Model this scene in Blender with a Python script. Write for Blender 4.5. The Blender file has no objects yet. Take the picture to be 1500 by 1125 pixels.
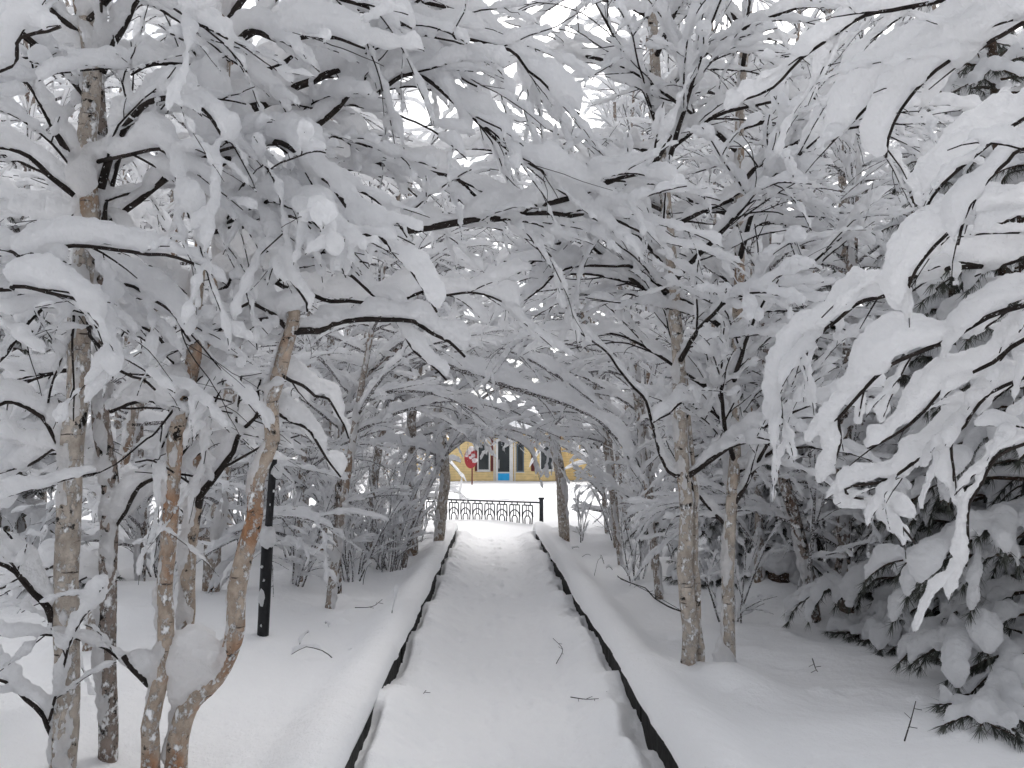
import bpy, math, random
import numpy as np
from mathutils import Vector

C = bpy.context
SC = C.scene
COL = SC.collection
RAD = math.radians

# ------------------------------------------------------------------ camera
F_PX = 1170.0                    # focal length in pixels of a 1500 px wide frame
PITCH, YAW = RAD(5.15), RAD(1.57)
CAM = np.array([0.0, 0.0, 1.6])
cam_d = bpy.data.cameras.new('camera')
cam_d.sensor_width = 36.0
cam_d.lens = 36.0 * F_PX / 1500.0
cam_d.clip_start = 0.05
cam_d.clip_end = 2000.0
cam = bpy.data.objects.new('camera', cam_d)
COL.objects.link(cam)
cam.location = CAM
cam.rotation_euler = (math.pi / 2 + PITCH, 0, -YAW)
SC.camera = cam

# ------------------------------------------------------------------ light: overcast winter daylight
SUN_EL, SUN_ROT = RAD(48), RAD(25)
w = bpy.data.worlds.new('World')
SC.world = w
w.use_nodes = True
nt = w.node_tree
bg = nt.nodes['Background']
sky = nt.nodes.new('ShaderNodeTexSky')
sky.sky_type = 'NISHITA'
sky.sun_disc = False
sky.sun_elevation = SUN_EL
sky.sun_rotation = SUN_ROT
sky.air_density = 1.0
sky.dust_density = 4.0
hsv = nt.nodes.new('ShaderNodeHueSaturation')      # cloud cover: the blue is nearly gone
hsv.inputs['Saturation'].default_value = 0.22
nt.links.new(sky.outputs[0], hsv.inputs['Color'])
nt.links.new(hsv.outputs[0], bg.inputs['Color'])
bg.inputs['Strength'].default_value = 0.13
sun_d = bpy.data.lights.new('sun', 'SUN')
sun_d.energy = 0.7
sun_d.angle = RAD(50)
sun_d.color = (1.0, 0.97, 0.93)
sun = bpy.data.objects.new('sun', sun_d)
COL.objects.link(sun)
sun.rotation_euler = (math.pi / 2 - SUN_EL, 0, math.pi - SUN_ROT)
SC.view_settings.view_transform = 'Standard'
SC.view_settings.look = 'None'
SC.view_settings.exposure = 0.82
SC.view_settings.gamma = 1.0
SC.view_settings.use_curve_mapping = False
SC.render.engine = 'CYCLES'
SC.cycles.max_bounces = 18
SC.cycles.diffuse_bounces = 14
SC.cycles.glossy_bounces = 2
SC.cycles.transmission_bounces = 12
SC.cycles.use_adaptive_sampling = True
SC.cycles.adaptive_threshold = 0.025
SC.cycles.use_denoising = True

# ------------------------------------------------------------------ pixel -> world helpers
_fw = np.array([math.sin(YAW) * math.cos(PITCH), math.cos(YAW) * math.cos(PITCH), math.sin(PITCH)])
_rt = np.array([math.cos(YAW), -math.sin(YAW), 0.0])
_up = np.cross(_rt, _fw)


def P(px, py, d):
    """world point seen at a photo pixel, d metres in front of the lens"""
    return CAM + d * (_fw + _rt * ((px - 750.0) / F_PX) + _up * ((562.5 - py) / F_PX))


def G(px, py, z=0.0):
    r = _fw + _rt * ((px - 750.0) / F_PX) + _up * ((562.5 - py) / F_PX)
    return CAM + r * ((z - CAM[2]) / r[2])


def smooth(a, b, x):
    t = np.clip((x - a) / (b - a), 0, 1)
    return t * t * (3 - 2 * t)


_perm = np.random.default_rng(7).random(4096)


def vnoise2(x, y):
    xi, yi = np.floor(x).astype(int), np.floor(y).astype(int)
    fx, fy = x - xi, y - yi
    fx, fy = fx * fx * (3 - 2 * fx), fy * fy * (3 - 2 * fy)
    h = lambda a, b: _perm[(a * 127 + b * 311 + (a * b) % 97) & 4095]
    return ((h(xi, yi) * (1 - fx) + h(xi + 1, yi) * fx) * (1 - fy)
            + (h(xi, yi + 1) * (1 - fx) + h(xi + 1, yi + 1) * fx) * fy) * 2 - 1


def fbm2(x, y, o=3):
    r, a = 0, 1.0
    for k in range(o):
        r = r + a * vnoise2(x * 2 ** k + 17 * k, y * 2 ** k + 5 * k)
        a *= 0.5
    return r / 1.75


# ------------------------------------------------------------------ materials
def new_mat(name):
    m = bpy.data.materials.new(name)
    m.use_nodes = True
    n = m.node_tree
    b = n.nodes['Principled BSDF']
    return m, n, b


def node(n, typ, **kw):
    x = n.nodes.new(typ)
    for k, v in kw.items():
        if k in x.inputs:
            x.inputs[k].default_value = v
        else:
            setattr(x, k, v)
    return x


def ramp(n, a, b, ca=(0, 0, 0, 1), cb=(1, 1, 1, 1)):
    r = n.nodes.new('ShaderNodeValToRGB')
    e = r.color_ramp.elements
    e[0].position, e[1].position = a, b
    e[0].color, e[1].color = ca, cb
    return r


def mixc(n, fac, a, b):
    m = n.nodes.new('ShaderNodeMix')
    m.data_type = 'RGBA'
    for s, v in ((0, fac), (6, a), (7, b)):
        if hasattr(v, 'is_output'):
            n.links.new(v, m.inputs[s])
        else:
            m.inputs[s].default_value = v
    return m.outputs[2]


def plain(name, col, rough=0.6, metal=0.0, var=0.12, scale=20, bump=0.0, spec=0.3):
    m, n, b = new_mat(name)
    tc = node(n, 'ShaderNodeTexCoord')
    nz = node(n, 'ShaderNodeTexNoise', Scale=scale, Detail=5.0)
    n.links.new(tc.outputs['Object'], nz.inputs['Vector'])
    r = ramp(n, 0.3, 0.7, tuple(c * (1 - var) for c in col) + (1,), tuple(min(1, c * (1 + var)) for c in col) + (1,))
    n.links.new(nz.outputs['Fac'], r.inputs[0])
    n.links.new(r.outputs[0], b.inputs['Base Color'])
    b.inputs['Roughness'].default_value = rough
    b.inputs['Metallic'].default_value = metal
    b.inputs['Specular IOR Level'].default_value = spec
    if bump:
        bp = node(n, 'ShaderNodeBump', Strength=bump, Distance=0.01)
        n.links.new(nz.outputs['Fac'], bp.inputs['Height'])
        n.links.new(bp.outputs[0], b.inputs['Normal'])
    return m


def snow_mat(name, col, s1, s2, st, dist, trans=0.0):
    m, n, b = new_mat(name)
    b.inputs['Base Color'].default_value = col + (1,)
    b.inputs['Roughness'].default_value = 0.75
    b.inputs['Specular IOR Level'].default_value = 0.12
    tc = node(n, 'ShaderNodeTexCoord')
    a = node(n, 'ShaderNodeTexNoise', Scale=s1, Detail=4.0, Roughness=0.6)
    c = node(n, 'ShaderNodeTexNoise', Scale=s2, Detail=3.0, Roughness=0.7)
    n.links.new(tc.outputs['Object'], a.inputs['Vector'])
    n.links.new(tc.outputs['Object'], c.inputs['Vector'])
    ad = node(n, 'ShaderNodeMath', operation='MULTIPLY_ADD')
    n.links.new(c.outputs['Fac'], ad.inputs[0])
    ad.inputs[1].default_value = 0.35
    n.links.new(a.outputs['Fac'], ad.inputs[2])
    bp = node(n, 'ShaderNodeBump', Strength=st, Distance=dist)
    n.links.new(ad.outputs[0], bp.inputs['Height'])
    n.links.new(bp.outputs[0], b.inputs['Normal'])
    if trans:                      # a thin load of snow lets diffuse daylight through
        tr = node(n, 'ShaderNodeBsdfTranslucent')
        tr.inputs['Color'].default_value = col + (1,)
        n.links.new(bp.outputs[0], tr.inputs['Normal'])
        mx = node(n, 'ShaderNodeMixShader')
        mx.inputs[0].default_value = trans
        n.links.new(b.outputs[0], mx.inputs[1])
        n.links.new(tr.outputs[0], mx.inputs[2])
        n.links.new(mx.outputs[0], n.nodes['Material Output'].inputs['Surface'])
    return m


SNOW_C = (0.945, 0.948, 0.958)
M_SNOW = snow_mat('branch_snow', SNOW_C, 14, 90, 0.8, 0.02, 0.6)
M_GSNOW = snow_mat('ground_snow', SNOW_C, 11, 70, 0.7, 0.025)


def bark_mat(name, pale, warm, warm_lo, dark_lo, snow_lo, scale=1.0):
    """birch bark: pale skin, warm peeling patches, dark scars and lenticels, snow stuck in blotches"""
    m, n, b = new_mat(name)
    tc = node(n, 'ShaderNodeTexCoord')

    def nz(sx, sz, det=4.0, ro=0.6, off=0.0):
        mp = node(n, 'ShaderNodeMapping')
        mp.inputs['Scale'].default_value = (sx * scale, sx * scale, sz * scale)
        mp.inputs['Location'].default_value = (off, off * 1.7, off * 0.6)
        n.links.new(tc.outputs['Object'], mp.inputs['Vector'])
        t = node(n, 'ShaderNodeTexNoise', Scale=1.0, Detail=det, Roughness=ro)
        n.links.new(mp.outputs[0], t.inputs['Vector'])
        return t.outputs['Fac']

    big, mid, lent, scar, sn, fine = nz(3, 2.0), nz(22, 16, off=3), nz(10, 75, 3, .5, 5), nz(12, 14, 5, .7, 9), nz(30, 20, 6, .72, 13), nz(120, 120, 3, .7, 2)
    r = ramp(n, warm_lo, warm_lo + 0.12)
    n.links.new(big, r.inputs[0])
    c = mixc(n, r.outputs[0], pale + (1,), warm + (1,))
    r = ramp(n, 0.35, 0.7, (0.62, 0.6, 0.58, 1), (1.15, 1.15, 1.15, 1))
    n.links.new(mid, r.inputs[0])
    mul = n.nodes.new('ShaderNodeMix')
    mul.data_type = 'RGBA'
    mul.blend_type = 'MULTIPLY'
    mul.inputs[0].default_value = 0.9
    n.links.new(c, mul.inputs[6])
    n.links.new(r.outputs[0], mul.inputs[7])
    c = mul.outputs[2]
    r = ramp(n, 0.66, 0.70)
    n.links.new(lent, r.inputs[0])
    c = mixc(n, r.outputs[0], c, (0.06, 0.045, 0.04, 1))
    r = ramp(n, dark_lo, dark_lo + 0.035)
    n.links.new(scar, r.inputs[0])
    c = mixc(n, r.outputs[0], c, (0.018, 0.015, 0.013, 1))
    r = ramp(n, snow_lo - .01, snow_lo + 0.07)
    n.links.new(sn, r.inputs[0])
    c = mixc(n, r.outputs[0], c, SNOW_C + (1,))
    n.links.new(c, b.inputs['Base Color'])
    b.inputs['Roughness'].default_value = 0.8
    b.inputs['Specular IOR Level'].default_value = 0.15
    a1 = node(n, 'ShaderNodeMath', operation='MULTIPLY_ADD')
    n.links.new(r.outputs[0], a1.inputs[0])
    a1.inputs[1].default_value = 1.0
    n.links.new(mid, a1.inputs[2])
    a2 = node(n, 'ShaderNodeMath', operation='MULTIPLY_ADD')
    n.links.new(fine, a2.inputs[0])
    a2.inputs[1].default_value = 0.5
    n.links.new(a1.outputs[0], a2.inputs[2])
    bp = node(n, 'ShaderNodeBump', Strength=0.8, Distance=0.012)
    n.links.new(a2.outputs[0], bp.inputs['Height'])
    n.links.new(bp.outputs[0], b.inputs['Normal'])
    return m


M_BIRCH = bark_mat('birch_bark', (0.50, 0.445, 0.39), (0.36, 0.25, 0.17), 0.54, 0.60, 0.535)
M_BIRCH_O = bark_mat('orange_birch_bark', (0.48, 0.40, 0.33), (0.40, 0.22, 0.125), 0.48, 0.60, 0.54)
M_BIRCH_D = bark_mat('scarred_birch_bark', (0.31, 0.26, 0.23), (0.20, 0.14, 0.11), 0.50, 0.53, 0.52)
M_BIRCH_F = bark_mat('far_birch_bark', (0.40, 0.35, 0.31), (0.30, 0.21, 0.15), 0.50, 0.59, 0.52)


def twig_mat(name, col, sn):
    m, n, b = new_mat(name)
    tc = node(n, 'ShaderNodeTexCoord')
    a = node(n, 'ShaderNodeTexNoise', Scale=70.0, Detail=4.0, Roughness=0.7)
    n.links.new(tc.outputs['Object'], a.inputs['Vector'])
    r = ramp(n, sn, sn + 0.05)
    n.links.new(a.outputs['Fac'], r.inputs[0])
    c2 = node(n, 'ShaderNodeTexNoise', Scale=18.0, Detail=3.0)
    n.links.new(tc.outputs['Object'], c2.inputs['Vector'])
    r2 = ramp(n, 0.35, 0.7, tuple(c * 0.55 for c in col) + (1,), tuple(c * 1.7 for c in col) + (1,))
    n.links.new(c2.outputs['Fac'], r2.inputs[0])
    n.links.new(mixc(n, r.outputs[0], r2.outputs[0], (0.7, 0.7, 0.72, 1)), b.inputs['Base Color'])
    b.inputs['Roughness'].default_value = 0.75
    b.inputs['Specular IOR Level'].default_value = 0.2
    bp = node(n, 'ShaderNodeBump', Strength=0.6, Distance=0.004)
    n.links.new(a.outputs['Fac'], bp.inputs['Height'])
    n.links.new(bp.outputs[0], b.inputs['Normal'])
    return m


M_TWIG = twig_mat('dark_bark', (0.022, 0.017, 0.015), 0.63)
M_TWIG_F = twig_mat('frosted_far_lit_bark', (0.06, 0.05, 0.045), 0.50)  # far twigs: more frost, and bark lightened to stand in for brighter light
M_PINEBARK = twig_mat('pine_bark', (0.05, 0.032, 0.022), 0.60)
M_NEEDLE = plain('pine_needles', (0.075, 0.08, 0.068), 0.7, var=0.5, scale=6)
M_KERB = plain('kerb_stone', (0.020, 0.019, 0.018), 0.9, var=0.5, scale=25, bump=0.5)
M_IRON = plain('black_iron', (0.012, 0.012, 0.014), 0.5, var=0.4, scale=30, bump=0.1)
M_FENCE = plain('fence_iron', (0.035, 0.037, 0.042), 0.6, var=0.35, scale=12)


# ------------------------------------------------------------------ mesh buffers
class MB:
    def __init__(s):
        s.V, s.Q, s.T, s.n = [], [], [], 0

    def add(s, v, q=None, t=None):
        if q is not None and len(q):
            s.Q.append(np.asarray(q) + s.n)
        if t is not None and len(t):
            s.T.append(np.asarray(t) + s.n)
        s.V.append(np.asarray(v, dtype=float))
        s.n += len(v)

    def rings(s, R, cap=True):
        """R: (N, K, 3) rings -> closed tube"""
        N, K, _ = R.shape
        v = R.reshape(-1, 3)
        i = np.arange(N - 1)[:, None] * K
        j = np.arange(K)[None, :]
        j2 = (j + 1) % K
        q = np.stack([i + j, i + j2, i + K + j2, i + K + j], -1).reshape(-1, 4)
        t = None
        if cap:
            v = np.concatenate([v, R[0].mean(0)[None], R[-1].mean(0)[None]])
            a, b = N * K, N * K + 1
            k = np.arange(K)
            k2 = (k + 1) % K
            t = np.concatenate([np.stack([np.full(K, a), k2, k], -1),
                                np.stack([np.full(K, b), (N - 1) * K + k, (N - 1) * K + k2], -1)])
        s.add(v, q, t)

    def box(s, a, b):
        (x0, y0, z0), (x1, y1, z1) = a, b
        v = [(x0, y0, z0), (x1, y0, z0), (x1, y1, z0), (x0, y1, z0), (x0, y0, z1), (x1, y0, z1), (x1, y1, z1), (x0, y1, z1)]
        s.add(v, [(0, 3, 2, 1), (4, 5, 6, 7), (0, 1, 5, 4), (1, 2, 6, 5), (2, 3, 7, 6), (3, 0, 4, 7)])

    def blob(s, c, r, rng=None, nu=12, nv=8, lump=0.12):
        th = np.linspace(0, math.pi, nv + 1)[1:-1]
        ph = np.linspace(0, 2 * math.pi, nu, endpoint=False)
        R = np.zeros((nv - 1, nu, 3))
        k = np.ones((nv - 1, nu))
        if rng is not None:
            k = 1 + lump * rng.normal(size=(nv - 1, nu)).clip(-1.5, 1.5)
        R[..., 0] = np.sin(th)[:, None] * np.cos(ph) * r[0] * k
        R[..., 1] = np.sin(th)[:, None] * np.sin(ph) * r[1] * k
        R[..., 2] = np.cos(th)[:, None] * np.ones(nu) * r[2] * k
        R = R[::-1] + np.asarray(c)
        s.rings(R)

    def mesh(s, name, off=(0, 0, 0)):
        me = bpy.data.meshes.new(name)
        if not s.V:
            return me
        v = np.concatenate(s.V) - np.asarray(off)
        q = np.concatenate(s.Q) if s.Q else np.zeros((0, 4), int)
        t = np.concatenate(s.T) if s.T else np.zeros((0, 3), int)
        me.vertices.add(len(v))
        me.vertices.foreach_set('co', v.astype(np.float32).ravel())
        lo = np.concatenate([q.ravel(), t.ravel()]).astype(np.int32)
        me.loops.add(len(lo))
        me.loops.foreach_set('vertex_index', lo)
        st = np.concatenate([np.arange(len(q)) * 4, len(q) * 4 + np.arange(len(t)) * 3]).astype(np.int32)
        me.polygons.add(len(st))
        me.polygons.foreach_set('loop_start', st)
        me.polygons.foreach_set('use_smooth', np.ones(len(st), bool))
        me.update(calc_edges=True)
        return me


def link(name, me, mat, parent=None, loc=(0, 0, 0), flat=False):
    o = bpy.data.objects.new(name, me)
    if mat and not me.materials:
        me.materials.append(mat)
    if flat:
        me.polygons.foreach_set('use_smooth', np.zeros(len(me.polygons), bool))
    COL.objects.link(o)
    if parent:
        o.parent = parent
    else:
        o.location = loc
    return o


def tag(o, label=None, cat=None, group=None, kind=None):
    for k, v in (('label', label), ('category', cat), ('group', group), ('kind', kind)):
        if v:
            o[k] = v
    return o


def empty(name, loc, label, cat, group=None):
    o = bpy.data.objects.new(name, None)
    COL.objects.link(o)
    o.location = loc
    return tag(o, label, cat, group)


def vnoise3(p):
    i = np.floor(p).astype(np.int64)
    f = p - i
    f = f * f * (3 - 2 * f)
    r = 0
    for dx in (0, 1):
        for dy in (0, 1):
            for dz in (0, 1):
                h = _perm[((i[:, 0] + dx) * 127 + (i[:, 1] + dy) * 311 + (i[:, 2] + dz) * 743 + ((i[:, 0] + dx) * (i[:, 1] + dy)) % 89 + ((i[:, 2] + dz) * (i[:, 0] + dx)) % 61) & 4095]
                r = r + h * (f[:, 0] if dx else 1 - f[:, 0]) * (f[:, 1] if dy else 1 - f[:, 1]) * (f[:, 2] if dz else 1 - f[:, 2])
    return r * 2 - 1


ROUGH = ((9, .012), (24, .010), (60, .006))


def remesh(name, mb, off, voxel, it=2, rough=ROUGH):
    """melt overlapping snow pieces into one mass"""
    me = mb.mesh('tmp')
    o = bpy.data.objects.new('tmp', me)
    COL.objects.link(o)
    r = o.modifiers.new('r', 'REMESH')
    r.mode = 'VOXEL'
    r.voxel_size = voxel
    r.use_smooth_shade = True
    if it:
        sm = o.modifiers.new('s', 'SMOOTH')
        sm.factor = 0.5
        sm.iterations = it
    dg = C.evaluated_depsgraph_get()
    out = bpy.data.meshes.new_from_object(o.evaluated_get(dg))
    bpy.data.objects.remove(o)
    bpy.data.meshes.remove(me)
    n = len(out.vertices)
    co = np.empty(n * 3, np.float32)
    out.vertices.foreach_get('co', co)
    co = co.reshape(-1, 3)
    if rough:
        nr = np.empty(n * 3, np.float32)
        out.vertex_normals.foreach_get('vector', nr)
        nr = nr.reshape(-1, 3)
        dsp = sum(am * vnoise3(co * fr + k * 7.3) for k, (fr, am) in enumerate(rough))
        co = co + nr * dsp[:, None]
    co = (co - np.asarray(off)).astype(np.float32)
    out.vertices.foreach_set('co', co.ravel())
    out.polygons.foreach_set('use_smooth', np.ones(len(out.polygons), bool))
    out.update()
    out.name = name
    return out


# ------------------------------------------------------------------ curves
def spline(pts, step=0.05):
    p = np.asarray(pts, float)
    if len(p) == 2:
        n = max(2, int(np.linalg.norm(p[1] - p[0]) / step) + 1)
        return p[0] + (p[1] - p[0]) * np.linspace(0, 1, n)[:, None]
    q = np.concatenate([[2 * p[0] - p[1]], p, [2 * p[-1] - p[-2]]])
    out = []
    for i in range(1, len(q) - 2):
        n = max(2, int(np.linalg.norm(q[i + 1] - q[i]) / step))
        t = np.linspace(0, 1, n, endpoint=False)[:, None]
        a, b, c, d = q[i - 1], q[i], q[i + 1], q[i + 2]
        out.append(0.5 * (2 * b + (c - a) * t + (2 * a - 5 * b + 4 * c - d) * t ** 2 + (3 * b - a - 3 * c + d) * t ** 3))
    out.append(p[-1][None])
    return np.concatenate(out)


def norm(v):
    return v / np.maximum(np.linalg.norm(v, axis=-1, keepdims=True), 1e-9)


def frames(p, vertical=False):
    t = norm(np.gradient(p, axis=0))
    if vertical:
        s0 = np.array([1.0, 0, 0])
    else:
        d = p[-1] - p[0]
        s0 = np.array([d[1], -d[0], 0.0])
        l = np.linalg.norm(s0)
        s0 = s0 / l if l > 1e-3 else np.array([1.0, 0, 0])
    s = norm(s0 - (t @ s0)[:, None] * t)
    u = np.cross(s, t)
    if u[:, 2].mean() < 0:
        u = -u
        s = -s
    return t, s, u


_ang = {k: (np.cos(np.arange(k) * 2 * math.pi / k), np.sin(np.arange(k) * 2 * math.pi / k)) for k in (3, 4, 5, 6, 7, 8, 10, 16)}


def tube(mb, p, r, sides, vertical=False, rough=None):
    t, s, u = frames(p, vertical)
    c, sn = _ang[sides]
    r = np.broadcast_to(np.asarray(r, float), (len(p),))
    k = r[:, None] * np.ones(sides)
    if rough is not None:
        k = k * (1 + rough)
    mb.rings(p[:, None] + k[..., None] * (c[None, :, None] * s[:, None] + sn[None, :, None] * u[:, None]))


def lumps(rng, s, sp, amp):
    n = int(s[-1] / sp) + 3
    return np.interp(s, np.arange(n) * sp, 1 + amp * rng.normal(size=n)).clip(0.45, 1.75)


def snow_on(mb, p, w, h, rng, sides=8, amp=0.28, gap=0.0, coat=0.42, under=0.62, lift=0.72):
    """a load of snow lying along the upper side of a branch"""
    seg = np.concatenate([[0], np.cumsum(np.linalg.norm(np.diff(p, axis=0), axis=1))])
    L = seg[-1]
    if L < w:
        return
    if gap and rng.random() < gap:              # a stretch from which the snow has slid
        a = rng.uniform(0, 1) * L
        b = a + rng.uniform(.12, .4) * L
        m1, m2 = seg < a, seg > b
        for m in (m1, m2):
            if m.sum() > 2:
                snow_on(mb, p[m], w, h, rng, sides, amp, 0, coat, under, lift)
        return
    t, s, u = frames(p)
    hz = np.sqrt(np.clip(1 - t[:, 2] ** 2, 0, 1))
    f = lumps(rng, seg, max(w * 2.2, 0.05), amp)
    e_ = np.clip(np.minimum(seg, L - seg) / (1.1 * w), 0.03, 1)
    tp = np.sqrt(1 - (1 - e_) ** 2)
    W = w * f * tp * (coat + (1 - coat) * hz)
    H = h * f * tp * (coat * .8 + (1 - coat * .8) * hz)
    c, sn = _ang[sides]
    sz = np.where(sn > 0, sn, sn * under)
    ctr = p + u * (H * lift)[:, None] + np.array([0, 0, 1.0]) * (H * 0.1)[:, None]
    mb.rings(ctr[:, None] + W[:, None, None] * c[None, :, None] * s[:, None] + H[:, None, None] * sz[None, :, None] * u[:, None])


def blocked(p):
    """the walking space over the path, and the space round the viewer, stay clear"""
    x, y, z = p
    if y < 20 and -(.9 if y < 10 else .72) < x < (1.15 if y < 9 else 1.15 + .05 * (y - 9)):
        top = float(np.interp(y, (3, 5.5, 8, 12, 17), (2.45, 2.15, 1.92, 1.66, 1.70)))
        if z < top + 0.2 * math.sin(y * 2.3 + x * 3):
            return True
    if x * x + y * y + (z - 1.6) ** 2 < 2.3 ** 2:
        return True
    return False


# snow drawn up round the feet of the trees: x, y, height, radius
MOUNDS = []
for px_, py_, z_, h_, r_ in ((1008, 985, .2, .09, .28), (1068, 997, .2, .14, .30), (309, 865, .2, .08, .3), (606, 812, .2, .1, .3), (588, 832, .2, .1, .25),
                             (641, 795, .2, .1, .25), (470, 805, .2, .1, .35), (828, 792, .15, .22, .32), (1195, 905, .2, .12, .3), (1238, 892, .2, .15, .4),
                             (960, 830, .2, .1, .3), (1110, 850, .2, .1, .3), (205, 850, .2, .1, .3), (440, 850, .2, .1, .3), (905, 800, .2, .12, .4),
                             (540, 815, .2, .12, .4), (1130, 868, .2, .2, .4), (400, 945, .2, .05, .3)):
    q_ = G(px_, py_, z_)
    MOUNDS.append((q_[0], q_[1], h_, r_))


_rd = np.random.default_rng(19)
DENTS = [(_rd.uniform(-4.5, 4.5), _rd.uniform(3, 12), _rd.uniform(.03, .10), _rd.choice([-1, -1, 1]) * _rd.uniform(.015, .045)) for _ in range(260)]


def dents(x, y):
    z = np.zeros(np.broadcast(x, y).shape)
    for dx, dy, dr, dh in DENTS:
        z = z + dh * np.exp(-((x - dx) ** 2 + (y - dy) ** 2) / (dr * dr))
    return z


def ground_z(x, y):
    """snow level beside the path"""
    x = np.asarray(x, float)
    y = np.asarray(y, float)
    d = np.where(x < 0, -0.65 - x, x - 0.87)
    side = 0.19 + 0.085 * fbm2(x * 0.9, y * 0.9) + 0.11 * vnoise2(x * 0.35 + 4, y * 0.3) + 0.03 * np.clip(d, 0, 5) + 0.012 * fbm2(x * 3, y * 3)
    side = side - 0.06 * smooth(0.15, 0.45, d) * smooth(1.6, 0.6, d)
    for mx, my, mh, mr in MOUNDS:
        side = side + mh * np.exp(-((x - mx) ** 2 + (y - my) ** 2) / (mr * mr))
    fade = smooth(17.6, 15.2, y + 0.3 * np.sin(x))
    return side * fade - 0.09 * (1 - fade)


def GR(px, py):
    """depth at which a photo pixel meets the snow beside the path"""
    r = _fw + _rt * ((px - 750.0) / F_PX) + _up * ((562.5 - py) / F_PX)
    ds = np.arange(2.5, 24, .01)
    p = CAM + ds[:, None] * r
    return float(ds[int(np.argmax(p[:, 2] < ground_z(p[:, 0], p[:, 1])))])


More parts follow.
